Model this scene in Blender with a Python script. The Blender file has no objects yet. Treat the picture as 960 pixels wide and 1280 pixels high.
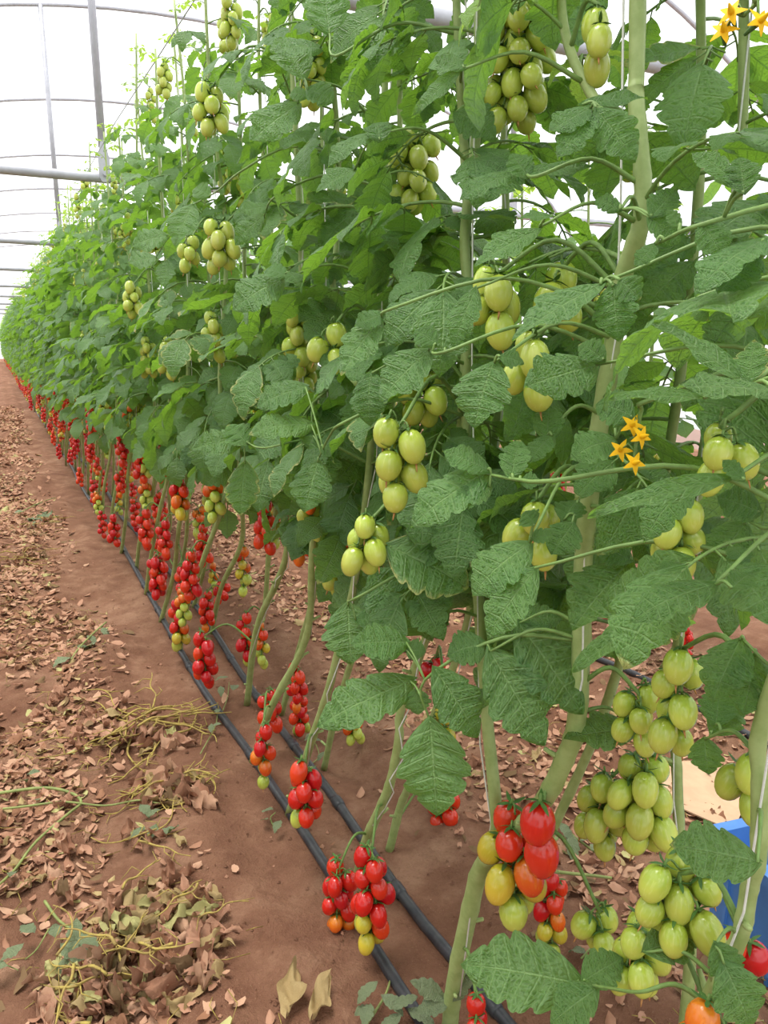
import bpy, math, random
import numpy as np
from mathutils import Vector, Matrix, Quaternion

scene = bpy.context.scene
COL = scene.collection
# ------------------------------------------------------------------ camera
F = 950.0                       # focal length in pixels of the 960x1280 frame
PITCH, YAW, CAM_H = math.radians(12.5), math.radians(26.6), 1.2
FW = Vector((math.sin(YAW)*math.cos(PITCH), math.cos(YAW)*math.cos(PITCH), -math.sin(PITCH)))
RT = Vector((math.cos(YAW), -math.sin(YAW), 0))
UP = RT.cross(FW)
CAM = Vector((0, 0, CAM_H))
cd = bpy.data.cameras.new('camera')
cd.sensor_fit = 'VERTICAL'; cd.sensor_height = 24; cd.lens = 24*F/1280
cd.clip_start = 0.02; cd.clip_end = 200
cam = bpy.data.objects.new('camera', cd); COL.objects.link(cam)
cam.matrix_world = Matrix(((RT.x, UP.x, -FW.x, 0), (RT.y, UP.y, -FW.y, 0), (RT.z, UP.z, -FW.z, CAM_H), (0, 0, 0, 1)))
scene.camera = cam
# ------------------------------------------------------------------ light
scene.view_settings.view_transform = 'Standard'
scene.view_settings.look = 'None'
scene.view_settings.gamma = 1
scene.view_settings.use_curve_mapping = False
scene.view_settings.exposure = 0.08
scene.cycles.use_denoising = True
scene.cycles.max_bounces = 8
scene.cycles.diffuse_bounces = 4
scene.cycles.glossy_bounces = 2
scene.cycles.transmission_bounces = 4
scene.cycles.transparent_max_bounces = 8
world = bpy.data.worlds.new('overcast_sky'); scene.world = world
world.use_nodes = True
wb = world.node_tree.nodes['Background']
wb.inputs[0].default_value = (0.95, 0.98, 1.0, 1)
wb.inputs[1].default_value = 1.4
sd = bpy.data.lights.new('sun', 'SUN'); sd.energy = 5.2; sd.angle = math.radians(30); sd.color = (1.0, 0.95, 0.87)
sun = bpy.data.objects.new('sun', sd); COL.objects.link(sun)
sun.rotation_euler = Vector((0.16, -0.10, -1.0)).to_track_quat('-Z', 'Y').to_euler()   # high, a little from the path side


def ray(px, py):
    return FW + RT*((px-480)/F) + UP*((640-py)/F)
def atx(px, py, x):             # point of the vertical plane at lateral distance x that is seen at a pixel
    d = ray(px, py); return CAM + d*(x/d.x)
def atz(px, py, z=0.0):
    d = ray(px, py); return CAM + d*((z-CAM_H)/d.z)
def proj(p):
    q = p-CAM; z = q.dot(FW)
    if z < 0.05: return (-9999, -9999, z)
    return (480+F*q.dot(RT)/z, 640-F*q.dot(UP)/z, z)

# ------------------------------------------------------------------ ground height
_rw = random.Random(5)
_waves = [(_rw.uniform(0, 6.28), 2*math.pi/l, _rw.uniform(0, 6.28), a) for l, a in
          [(2.3, .016), (1.5, .012), (1.1, .011), (.8, .010), (.55, .008), (.42, .007), (.3, .006), (.22, .005), (.17, .004), (.12, .003), (.085, .0022)]]
def gz(x, y):
    x = np.asarray(x, float); y = np.asarray(y, float)
    h = np.zeros(np.broadcast(x, y).shape)
    for a, k, p, amp in _waves:
        h = h + amp*np.sin(k*(x*math.cos(a)+y*math.sin(a))+p)
    bed = np.exp(-((x-.62)/.16)**4)
    h = h*(1-.6*bed)
    h = h + .035*np.exp(-((x-.98)/.12)**2)*(0.6+.4*np.sin(y*7.0+1))      # loose soil thrown up behind the lines
    h = h + .03*np.exp(-((x-.25)/.15)**2)*np.clip(np.sin(y*2.3+.6), 0, 1)*np.clip((y-1.7)/.6, 0, 1)
    return h - .012
def g1(x, y): return float(gz(x, y))

# ------------------------------------------------------------------ materials
def new_mat(name):
    m = bpy.data.materials.new(name); m.use_nodes = True
    nt = m.node_tree; nt.nodes.clear()
    out = nt.nodes.new('ShaderNodeOutputMaterial')
    return m, nt, out
class NT:
    def __init__(s, nt): s.nt = nt
    def n(s, t, **kw):
        nd = s.nt.nodes.new('ShaderNode'+t)
        for k, v in kw.items(): setattr(nd, k, v)
        return nd
    def l(s, a, b): s.nt.links.new(a, b)
    def setin(s, sock, v):
        if hasattr(v, 'is_linked') or hasattr(v, 'links'): s.l(v, sock)
        else: sock.default_value = v
    def math(s, op, a, b=0.0, c=None, clamp=False):
        nd = s.n('Math', operation=op); nd.use_clamp = clamp
        s.setin(nd.inputs[0], a); s.setin(nd.inputs[1], b)
        if c is not None: s.setin(nd.inputs[2], c)
        return nd.outputs[0]
    def step(s, v, a, b, o0=0.0, o1=1.0):
        nd = s.n('MapRange', interpolation_type='SMOOTHSTEP')
        s.setin(nd.inputs[0], v); nd.inputs[1].default_value = a; nd.inputs[2].default_value = b
        nd.inputs[3].default_value = o0; nd.inputs[4].default_value = o1
        return nd.outputs[0]
    def mix(s, f, a, b, mode='MIX'):
        nd = s.n('Mix', data_type='RGBA', blend_type=mode)
        s.setin(nd.inputs[0], f)
        s.setin(nd.inputs[6], a if not isinstance(a, tuple) else (*a, 1) if len(a) == 3 else a)
        s.setin(nd.inputs[7], b if not isinstance(b, tuple) else (*b, 1) if len(b) == 3 else b)
        return nd.outputs[2]
    def noise(s, vec, scale, detail=3, rough=.5):
        nd = s.n('TexNoise'); s.l(vec, nd.inputs['Vector'])
        nd.inputs['Scale'].default_value = scale; nd.inputs['Detail'].default_value = detail
        nd.inputs['Roughness'].default_value = rough
        return nd.outputs['Fac']
    def ramp(s, fac, stops):
        nd = s.n('ValToRGB'); s.l(fac, nd.inputs[0]); cr = nd.color_ramp
        while len(cr.elements) < len(stops): cr.elements.new(.5)
        for e, (p, c) in zip(cr.elements, stops): e.position = p; e.color = (*c, 1)
        return nd.outputs[0]
    def bump(s, h, strength, dist):
        nd = s.n('Bump'); nd.inputs['Strength'].default_value = strength; nd.inputs['Distance'].default_value = dist
        s.l(h, nd.inputs['Height']); return nd.outputs[0]
    def principled(s, col, rough, spec=.5, normal=None):
        nd = s.n('BsdfPrincipled'); s.setin(nd.inputs['Base Color'], col if not isinstance(col, tuple) else (*col, 1))
        s.setin(nd.inputs['Roughness'], rough); nd.inputs['Specular IOR Level'].default_value = spec
        if normal is not None: s.l(normal, nd.inputs['Normal'])
        return nd

def srgb(r, g, b):
    f = lambda c: c/12.92 if c <= .04045 else ((c+.055)/1.055)**2.4
    return (f(r/255), f(g/255), f(b/255))

def leaf_mat(name, dark, light, vein, under, trans, edge=0.0, tw=.36, bump=.72, rough=.40):
    m, nt, out = new_mat(name); N = NT(nt)
    uv = N.n('UVMap').outputs[0]
    sep = N.n('SeparateXYZ'); N.l(uv, sep.inputs[0]); u, v = sep.outputs[0], sep.outputs[1]
    t = N.math('ABSOLUTE', N.math('MULTIPLY_ADD', v, 2.0, -1.0))
    rnd = N.n('ObjectInfo').outputs['Random']
    tc = N.n('TexCoord').outputs['Object']
    # uv is (along, across); eight side veins per half, which follow the lobes
    fr = N.math('ABSOLUTE', N.math('SUBTRACT', N.math('FRACT', N.math('MULTIPLY', u, 8.0)), .5))
    lat = N.math('MULTIPLY', N.step(fr, .0, .12, 1, 0), N.step(t, .75, 1.0, 1, .15))
    mid = N.step(t, .012, .06, 1, 0)
    veins = N.math('MAXIMUM', N.math('MULTIPLY', lat, .75), mid)
    cv = N.n('CombineXYZ'); N.l(N.math('MULTIPLY', u, 19.0), cv.inputs[0]); N.l(N.math('MULTIPLY', v, 13.0), cv.inputs[1]); N.l(N.math('MULTIPLY', rnd, 31.0), cv.inputs[2])
    vo = N.n('TexVoronoi', feature='DISTANCE_TO_EDGE'); N.l(cv.outputs[0], vo.inputs['Vector']); vo.inputs['Scale'].default_value = 1.0
    net = N.step(vo.outputs['Distance'], .0, .5, 0, 1)
    nz = N.noise(tc, 22.0, 2)
    base = N.mix(N.math('MULTIPLY_ADD', nz, .7, N.math('MULTIPLY_ADD', rnd, .6, -.2), clamp=True), dark, light)
    base = N.mix(N.math('MULTIPLY', N.math('SUBTRACT', 1.0, net), .18), base, vein)
    base = N.mix(N.math('MULTIPLY', veins, .55), base, vein)
    if edge > 0:
        e = N.math('MULTIPLY', N.step(N.math('MULTIPLY_ADD', nz, .35, t), 1.0, 1.22), N.step(rnd, 1-edge, 1-edge+.02))
        tip = N.math('MULTIPLY', N.step(N.math('MULTIPLY_ADD', nz, .12, u), .98, 1.05), N.step(rnd, .78, .80))
        base = N.mix(N.math('MAXIMUM', e, tip), base, srgb(196, 190, 120))
    back = N.n('NewGeometry').outputs['Backfacing']
    col = N.mix(back, base, under)
    h = N.math('MULTIPLY_ADD', net, .55, N.math('MULTIPLY_ADD', N.noise(tc, 90.0, 2), .35, N.math('MULTIPLY', veins, -.55)))
    b = N.bump(h, bump, .0042)
    p = N.principled(col, rough, .55, b)
    tr = N.n('BsdfTranslucent'); N.setin(tr.inputs[0], N.mix(N.math('MULTIPLY', veins, .5), trans, dark))
    N.l(b, tr.inputs['Normal'])
    mx = N.n('MixShader'); mx.inputs[0].default_value = tw
    N.l(p.outputs[0], mx.inputs[1]); N.l(tr.outputs[0], mx.inputs[2]); N.l(mx.outputs[0], out.inputs[0])
    return m

def simple(name, col, rough=.6, spec=.4, var=.25, scale=30, bump=0.0, bdist=.002, col2=None, metal=0):
    m, nt, out = new_mat(name); N = NT(nt)
    tc = N.n('TexCoord').outputs['Object']
    nz = N.noise(tc, scale, 4, .6)
    c2 = col2 or tuple(c*(1-var) for c in col)
    c = N.mix(N.step(nz, .35, .65), col, c2)
    p = N.principled(c, rough, spec, N.bump(nz, bump, bdist) if bump else None)
    p.inputs['Metallic'].default_value = metal
    N.l(p.outputs[0], out.inputs[0])
    return m

def fruit_mat(name, a, b, c, rough=.22):
    """a shoulder, b flank, c flecks"""
    m, nt, out = new_mat(name); N = NT(nt)
    tc = N.n('TexCoord').outputs['Object']; sep = N.n('SeparateXYZ'); N.l(tc, sep.inputs[0])
    rnd = N.n('ObjectInfo').outputs['Random']
    add = N.n('VectorMath', operation='ADD'); N.l(tc, add.inputs[0])
    cb = N.n('CombineXYZ'); N.l(rnd, cb.inputs[0]); N.l(rnd, cb.inputs[1]); N.l(cb.outputs[0], add.inputs[1])
    nz = N.noise(add.outputs[0], 38, 2)
    g = N.step(N.math('MULTIPLY_ADD', nz, .03, sep.outputs[2]), -.030, .012)
    col = N.mix(g, b, a)
    st = N.n('Mapping'); N.l(add.outputs[0], st.inputs[0]); st.inputs['Scale'].default_value = (1, 1, .15)
    streak = N.step(N.noise(st.outputs[0], 260, 2), .52, .75)
    col = N.mix(N.math('MULTIPLY', streak, .3), col, c)
    hs = N.n('HueSaturation'); N.l(col, hs.inputs['Color'])
    N.l(N.math('MULTIPLY_ADD', rnd, .012, .497), hs.inputs['Hue']); N.l(N.math('MULTIPLY_ADD', rnd, .3, .85), hs.inputs['Value'])
    p = N.principled(hs.outputs[0], rough, .5)
    p.inputs['Coat Weight'].default_value = .25; p.inputs['Coat Roughness'].default_value = .12
    tr = N.n('BsdfTranslucent'); N.l(hs.outputs[0], tr.inputs[0])
    N.l(p.outputs[0], out.inputs[0])
    return m

MAT = {}
MAT['leaf'] = leaf_mat('tomato_leaf', srgb(55, 96, 46), srgb(91, 132, 70), srgb(150, 184, 116), srgb(118, 154, 106), srgb(150, 200, 56), edge=.07)
MAT['leaf_hero'] = MAT['leaf']
MAT['leaf_young'] = leaf_mat('young_tomato_leaf', srgb(96, 142, 62), srgb(142, 180, 88), srgb(180, 206, 130), srgb(150, 182, 116), srgb(190, 224, 80), tw=.5)
MAT['leaf_dull'] = leaf_mat('dull_green_leaf', srgb(108, 126, 92), srgb(140, 152, 114), srgb(150, 158, 120), srgb(120, 132, 100), srgb(120, 130, 60), tw=.2)
MAT['stem'] = simple('tomato_stem', srgb(142, 160, 96), .5, .4, .3, 40, .2, .001, col2=srgb(160, 176, 114))
MAT['petiole'] = simple('leaf_stalk', srgb(122, 152, 82), .5, .4, .25, 60)
MAT['truss'] = simple('truss_stalk', srgb(112, 142, 72), .55, .4, .3, 60)
MAT['sepal'] = simple('sepal', srgb(78, 116, 52), .6, .4, .3, 80)
MAT['tip'] = simple('blossom_end', srgb(206, 150, 96), .8, .2, .3, 80)
MAT['red'] = fruit_mat('ripe_tomato_skin', srgb(198, 24, 22), srgb(216, 28, 22), srgb(228, 56, 38))
MAT['orange'] = fruit_mat('turning_tomato_skin', srgb(206, 112, 30), srgb(232, 84, 26), srgb(236, 150, 50))
MAT['yellow'] = fruit_mat('yellowing_tomato_skin', srgb(180, 170, 44), srgb(214, 180, 62), srgb(222, 204, 110))
MAT['green'] = fruit_mat('green_tomato_skin', srgb(160, 178, 60), srgb(200, 206, 92), srgb(222, 224, 142))
MAT['petal'] = simple('flower_petal', srgb(244, 190, 26), .6, .2, .15, 60)
MAT['twine'] = simple('twine', srgb(226, 226, 220), .8, .2, .1, 200)
MAT['pipe'] = simple('galvanised_steel', srgb(186, 186, 194), .45, .5, .15, 12, metal=.2)
MAT['drip'] = simple('black_polythene', srgb(42, 44, 50), .42, .5, .4, 40, .2, .001, col2=srgb(60, 60, 64))
MAT['drystem'] = simple('withered_stem', srgb(176, 156, 84), .8, .2, .3, 60, .3, .001, col2=srgb(146, 124, 76))
MAT['cutstem'] = simple('cut_green_stem', srgb(146, 156, 92), .6, .3, .3, 40)
DRY = []
for i, (a, b) in enumerate([((196, 152, 126), (164, 118, 94)), ((180, 134, 108), (142, 100, 78)), ((206, 166, 138), (178, 134, 108)),
                            ((164, 120, 92), (128, 88, 66)), ((190, 168, 122), (160, 134, 92)), ((140, 112, 82), (104, 82, 58)), ((196, 190, 132), (166, 160, 104))]):
    m, nt, out = new_mat('dry_leaf_%s' % 'pink brown tan rust straw dark pale'.split()[i]); N = NT(nt)
    tc = N.n('TexCoord').outputs['Object']; nz = N.noise(tc, 40, 4, .65)
    rnd = N.n('ObjectInfo').outputs['Random']
    p = N.principled(N.mix(N.math('MULTIPLY_ADD', rnd, .3, N.math('SUBTRACT', nz, .1), clamp=True), srgb(*a), srgb(*b)), .8, .2, N.bump(nz, .6, .004))
    tr = N.n('BsdfTranslucent'); tr.inputs[0].default_value = (*srgb(*a), 1)
    mx = N.n('MixShader'); mx.inputs[0].default_value = .12
    N.l(p.outputs[0], mx.inputs[1]); N.l(tr.outputs[0], mx.inputs[2]); N.l(mx.outputs[0], out.inputs[0])
    DRY.append(m)

def soil_mat():
    m, nt, out = new_mat('red_sandy_soil'); N = NT(nt)
    tc = N.n('TexCoord').outputs['Object']
    a = N.noise(tc, 1.6, 5, .6); b = N.noise(tc, 9, 6, .65); c = N.noise(tc, 70, 5, .7); d = N.noise(tc, 260, 3, .7)
    col = N.ramp(N.math('MULTIPLY_ADD', b, .5, N.math('MULTIPLY', a, .5)), [(.32, srgb(108, 72, 56)), (.5, srgb(136, 98, 78)), (.66, srgb(170, 132, 108))])
    col = N.mix(N.math('MULTIPLY', N.step(c, .5, .7), .3), col, srgb(110, 76, 58))
    col = N.mix(N.math('MULTIPLY', N.step(d, .62, .72), .35), col, srgb(206, 172, 140))
    h = N.math('MULTIPLY_ADD', d, .25, N.math('MULTIPLY_ADD', c, .6, N.math('MULTIPLY', b, 1.2)))
    p = N.principled(col, .95, .1, N.bump(h, .9, .02))
    N.l(p.outputs[0], out.inputs[0])
    return m
MAT['soil'] = soil_mat()
def film_mat():
    m, nt, out = new_mat('white_polythene_film'); N = NT(nt)
    tr = N.n('BsdfTransparent'); tr.inputs[0].default_value = (.96, .97, .98, 1)
    tl = N.n('BsdfTranslucent'); tl.inputs[0].default_value = (.9, .92, .94, 1)
    mx = N.n('MixShader'); mx.inputs[0].default_value = .35
    N.l(tr.outputs[0], mx.inputs[1]); N.l(tl.outputs[0], mx.inputs[2]); N.l(mx.outputs[0], out.inputs[0])
    return m
MAT['film'] = film_mat()
MAT['blue'] = simple('blue_plastic', srgb(84, 138, 212), .4, .5, .15, 10)
MAT['blackplastic'] = simple('black_plastic', srgb(34, 34, 38), .5, .4, .2, 20)
MAT['card'] = simple('cardboard', srgb(202, 168, 138), .85, .2, .12, 14)

# ------------------------------------------------------------------ mesh helpers
class MB:
    def __init__(s): s.v = []; s.f = []; s.m = []; s.u = []; s.mats = []
    def mi(s, mat):
        if mat not in s.mats: s.mats.append(mat)
        return s.mats.index(mat)
    def add(s, verts, faces, mat, uv=None):
        o = len(s.v); k = s.mi(mat)
        s.v.extend([tuple(p) for p in verts]); s.u.extend(uv if uv is not None else [(0, 0)]*len(verts))
        s.f.extend([tuple(i+o for i in f) for f in faces]); s.m.extend([k]*len(faces))
    def add_mb(s, o, mat4=None):
        V = o.v if mat4 is None else [tuple(mat4 @ Vector(p)) for p in o.v]
        off = len(s.v); mp = [s.mi(m) for m in o.mats]
        s.v.extend(V); s.u.extend(o.u)
        s.f.extend([tuple(i+off for i in f) for f in o.f]); s.m.extend([mp[k] for k in o.m])
    def mesh(s, name, smooth=True):
        me = bpy.data.meshes.new(name)
        me.from_pydata(s.v, [], s.f)
        for m in s.mats: me.materials.append(m)
        me.polygons.foreach_set('material_index', s.m)
        me.polygons.foreach_set('use_smooth', [smooth]*len(s.f))
        ul = me.uv_layers.new(name='UVMap')
        li = np.zeros(len(me.loops), dtype=np.int32); me.loops.foreach_get('vertex_index', li)
        ul.data.foreach_set('uv', np.array(s.u, dtype=np.float32)[li].ravel())
        me.update()
        return me

def catmull(P, n=6):
    P = [Vector(p) for p in P]
    if len(P) < 3: return [P[0].lerp(P[-1], i/n) for i in range(n+1)]
    Q = [P[0]*2-P[1]]+P+[P[-1]*2-P[-2]]; out = []
    for i in range(1, len(Q)-2):
        a, b, c, d = Q[i-1], Q[i], Q[i+1], Q[i+2]
        for k in range(n):
            t = k/n
            out.append(.5*((2*b)+(c-a)*t+(2*a-5*b+4*c-d)*t*t+(3*b-a-3*c+d)*t*t*t))
    out.append(P[-1]); return out

def tube(mb, pts, radii, mat, n=6):
    pts = [Vector(p) for p in pts]
    if not hasattr(radii, '__len__'): radii = [radii]*len(pts)
    V = []; Fc = []; prev = None
    for i, p in enumerate(pts):
        t = (pts[min(i+1, len(pts)-1)]-pts[max(i-1, 0)])
        t = t.normalized() if t.length > 1e-9 else Vector((0, 0, 1))
        if prev is None:
            a = Vector((0, 0, 1)) if abs(t.z) < .9 else Vector((1, 0, 0))
            s = a.cross(t).normalized()
        else:
            s = (prev-t*prev.dot(t))
            s = s.normalized() if s.length > 1e-6 else prev
        prev = s; b = t.cross(s)
        for k in range(n):
            an = 2*math.pi*k/n
            V.append(p+(s*math.cos(an)+b*math.sin(an))*radii[i])
    for i in range(len(pts)-1):
        for k in range(n):
            a = i*n+k; b2 = i*n+(k+1) % n
            Fc.append((a, b2, b2+n, a+n))
    Fc.append(tuple(range(n-1, -1, -1))); Fc.append(tuple(range((len(pts)-1)*n, len(pts)*n)))
    mb.add(V, Fc, mat)

def lerp_r(r0, r1, n): return [r0+(r1-r0)*i/(n-1) for i in range(n)]

def make_obj(name, mesh, parent=None, mat4=None):
    o = bpy.data.objects.new(name, mesh); COL.objects.link(o)
    if parent is not None: o.parent = parent
    if mat4 is not None: o.matrix_basis = mat4
    return o
def empty(name, loc, label, cat, group=None):
    o = bpy.data.objects.new(name, None); COL.objects.link(o); o.location = loc
    o.empty_display_size = .05
    o['label'] = label; o['category'] = cat
    if group: o['group'] = group
    return o
def tag(o, label, cat, group=None):
    o['label'] = label; o['category'] = cat
    if group: o['group'] = group
    return o
def struct(name, mesh, mat4=None):
    o = make_obj(name, mesh, None, mat4); o['kind'] = 'structure'; return o

def frame_mat(org, ydir, nrm, sx=1, sy=1, sz=1):
    y = Vector(ydir).normalized(); z = Vector(nrm); z = z-y*z.dot(y)
    if z.length < 1e-5: z = Vector((0, 0, 1)).cross(y)
    z.normalize(); x = y.cross(z)
    return Matrix(((x.x*sx, y.x*sy, z.x*sz, org[0]), (x.y*sx, y.y*sy, z.y*sz, org[1]), (x.z*sx, y.z*sy, z.z*sz, org[2]), (0, 0, 0, 1)))

# ------------------------------------------------------------------ setting: soil, film, pipes
def grid_axis(segs):
    out = []
    for a, b, st in segs:
        n = max(1, int(round((b-a)/st))); out += [a+(b-a)*i/n for i in range(n)]
    out.append(segs[-1][1]); return np.array(out)
gx = grid_axis([(-8, -1, .5), (-1, -.3, .1), (-.3, 1.6, .018), (1.6, 3.2, .08), (3.2, 9, .5)])
gy = grid_axis([(-3, .3, .2), (.3, 3.2, .018), (3.2, 6.5, .045), (6.5, 14, .15), (14, 70, .8)])
GX, GY = np.meshgrid(gx, gy)
GZ = gz(GX, GY)
# small ruts and clods
rs = np.random.RandomState(3)
me = bpy.data.meshes.new('floor')
nx, ny = len(gx), len(gy)
idx = np.arange(nx*ny).reshape(ny, nx)
quads = np.stack([idx[:-1, :-1], idx[:-1, 1:], idx[1:, 1:], idx[1:, :-1]], -1).reshape(-1, 4)
me.vertices.add(nx*ny); me.vertices.foreach_set('co', np.stack([GX, GY, GZ], -1).astype(np.float32).ravel())
me.loops.add(quads.size); me.loops.foreach_set('vertex_index', quads.ravel().astype(np.int32))
me.polygons.add(len(quads)); me.polygons.foreach_set('loop_start', (np.arange(len(quads))*4).astype(np.int32))
me.polygons.foreach_set('use_smooth', [True]*len(quads))
me.materials.append(MAT['soil']); me.update(calc_edges=True); me.validate()
struct('floor', me)

AX, AW, AZ, AR = 2.0, 5.0, 1.4, 2.77
def arch(x): return AZ+AR*math.sqrt(max(0, 1-((x-AX)/AW)**2))
def arch_pts(n=40):
    P = [Vector((AX-AW, 0, 0)), Vector((AX-AW, 0, .7))]
    for i in range(n+1):
        a = math.pi*(1-i/n); x = AX+AW*math.cos(a); P.append(Vector((x, 0, AZ+AR*math.sin(a))))
    return P+[Vector((AX+AW, 0, .7)), Vector((AX+AW, 0, 0))]
mb = MB(); AP = arch_pts()
V = []
for y in (-6, 66): V += [(p.x*1.0, y, p.z+.03) for p in AP]
n = len(AP)
mb.add(V, [(i, i+1, i+1+n, i+n) for i in range(n-1)], MAT['film'])
struct('ceiling', mb.mesh('ceiling'))
mb = MB(); mb.add([(p.x, 66, p.z+.03) for p in AP], [tuple(range(n))], MAT['film'])
struct('wall_far', mb.mesh('wall_far', False))
BAR_Y = [2.08, 4.76, 7.92, 10.85, 14.0, 17.0, 20.2, 23.4, 26.6]
hoop_mb = MB(); tube(hoop_mb, AP, .018, MAT['pipe'], 8); hoop_me = hoop_mb.mesh('hoop_pipe')
bar_mb = MB(); tube(bar_mb, [(AX-AW+.5, 0, 2.1), (AX-AW+3, 0, 2.1), (AX, 0, 2.1), (AX+AW-.5, 0, 2.1)], .026, MAT['pipe'], 10); bar_me = bar_mb.mesh('tie_bar')
def strut_mesh(x):
    b = MB(); zt = arch(x)
    tube(b, [(x, 0, 2.26), (x, 0, zt)], .021, MAT['pipe'], 8)
    return b.mesh('strut')
def flat_end(x):
    b = MB()
    P = [(-.010, 2.29), (.010, 2.29), (.030, 2.20), (.030, 2.10), (.018, 2.075), (-.018, 2.075), (-.030, 2.10), (-.030, 2.20)]
    V = [(x+p, -.030, z) for p, z in P]+[(x+p, -.022, z) for p, z in P]; m = len(P)
    b.add(V, [tuple(range(m-1, -1, -1)), tuple(range(m, 2*m))]+[(i, (i+1) % m, (i+1) % m+m, i+m) for i in range(m)], MAT['pipe'])
    return b.mesh('flattened_end', False)
def bolt_mesh(x):
    b = MB(); tube(b, [(x, -.045, 2.115), (x, .035, 2.115)], .011, MAT['pipe'], 6); return b.mesh('bolt', False)
SX = [.64, 3.4]
st_me = [(strut_mesh(x), flat_end(x), bolt_mesh(x)) for x in SX]
ORD = 'first second third fourth fifth sixth seventh eighth ninth tenth eleventh twelfth thirteenth fourteenth fifteenth sixteenth seventeenth eighteenth nineteenth twentieth'.split()
for i, y in enumerate(BAR_Y):
    far = i > 5
    e = empty('roof_truss', (0, y, 0), 'distant steel hoop and tie bar deep in the white tunnel' if far else '%s grey steel hoop and tie bar of the tunnel from the camera' % ORD[i], 'tunnel frame', 'tunnel frames far down the row' if far else None)
    make_obj('hoop', hoop_me, e); make_obj('tie_bar', bar_me, e)
    for a, b, c in st_me[:2 if i < 3 else 0]:
        s = make_obj('strut', a, e); make_obj('flattened_end', b, s); make_obj('bolt', c, s)

# drip lines
def drip(x0, label, y0=-.6, y1=50, wob=.012, parts=True):
    ys = list(np.arange(y0, 6, .12))+list(np.arange(6, y1, .6))
    r = random.Random(int(x0*100))
    ph = r.uniform(0, 6)
    P = [Vector((x0+wob*math.sin(y*1.7+ph)+wob*.5*math.sin(y*4.1), y, g1(x0+wob*math.sin(y*1.7+ph), y)+.010)) for y in ys]
    b = MB(); tube(b, P, .0125, MAT['drip'], 8)
    o = tag(make_obj('drip_line', b.mesh('drip_line')), label, 'irrigation pipe')
    if parts:
        eb = MB(); tube(eb, [(0, -.022, 0), (0, -.012, 0), (0, .012, 0), (0, .022, 0)], [.0135, .0155, .0155, .0135], MAT['drip'], 8)
        em = eb.mesh('emitter')
        for i in range(4, 40, 3):
            make_obj('emitter', em, o, frame_mat(P[i], P[i+1]-P[i-1], (0, 0, 1)))
drip(.565, 'black drip irrigation pipe lying on the soil nearest the path')
drip(.712, 'black drip irrigation pipe lying behind the path-side pipe under the tomato stems')
drip(2.0, 'black drip irrigation pipe along the next row behind', wob=.02, parts=False)

# ------------------------------------------------------------------ leaflets
def leaflet(nu, nv, seed, W=.76, lobes=4, crinkle=1.0, mat='leaf', cup=None, droop=None, lobed=.27):
    r = random.Random(seed); mb = MB(); V = []; UV = []; Fc = []
    fold = r.uniform(.02, .16) if cup is None else cup
    drp = r.uniform(.1, .75) if droop is None else droop
    edge = r.uniform(.0, .16); wph = r.uniform(0, 6.28); tw = r.uniform(-.35, .35); sk = r.uniform(-.06, .06)
    ph = r.uniform(-.12, .12)
    for i in range(nu+1):
        u = i/nu
        hw = .5*W*(max(0.0, math.sin(math.pi*u**.66)))**.72*(1-.12*u)
        notch = (1-abs(math.sin(math.pi*(lobes*u+(.04 if u<.5 else 0)))))**2.1
        hw *= (1-lobed*notch*(1-.35*u))*(1+.010*math.sin(math.pi*lobes*4*u))
        if u > .9: hw *= 1
        for j in range(nv+1):
            t = -1+2*j/nv; at = abs(t)
            x = t*hw*(1+r.uniform(-.02, .02))
            y = u+.34*at*hw/.5*(1-u)-(.085*at*(1-u)**6)+sk*t*hw
            z = fold*abs(x)*1.2-edge*(at**3)*hw
            q = abs(math.sin(math.pi*lobes*u))
            z += crinkle*(.026*(q-.5+.5*(abs(math.sin(2*math.pi*lobes*u))-.5))*math.sin(math.pi*min(1, at*1.05))*(1 if hw > .05 else hw/.05)+.010*math.sin(9*u+5*t+wph)*at)
            z += .030*at*at*math.sin(7.5*u*(1 if t > 0 else 1.15)+wph+(0 if t > 0 else 1.6))
            a = drp*u*u
            z2 = z+tw*x*u*.8
            yy = y-.28*drp*a*y; zz = z2*math.cos(a)-.55*a*y
            V.append((x, yy, zz)); UV.append((u, j/nv))
    for i in range(nu):
        for j in range(nv):
            a = i*(nv+1)+j
            Fc.append((a, a+1, a+nv+2, a+nv+1))
    mb.add(V, Fc, MAT[mat], UV)
    return mb
HI = [leaflet(32, 8, 10+i) for i in range(7)]
HI_ME = [m.mesh('leaflet') for m in HI]
HIY_ME = [leaflet(24, 8, 40+i, W=.6, mat='leaf_young').mesh('leaflet') for i in range(4)]
FLATL = [leaflet(40, 12, 80+i, W=.76, droop=d, cup=c, crinkle=1.35).mesh('leaflet') for i, (d, c) in enumerate([(.12, .05), (.3, .1), (.5, .0), (.22, .12)])]
NARROW = [leaflet(40, 12, 90+i, W=.56, droop=.2, cup=.1, lobed=.12).mesh('leaflet') for i in range(2)]
LO = [leaflet(16, 4, 20+i, crinkle=.8) for i in range(5)]
LOY = [leaflet(10, 4, 60+i, W=.6, crinkle=.6, mat='leaf_young') for i in range(3)]
FAR = [leaflet(5, 2, 30+i, crinkle=0, lobed=0) for i in range(4)]
FARY = [leaflet(5, 2, 70+i, W=.6, crinkle=0, lobed=0, mat='leaf_young') for i in range(3)]

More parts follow.
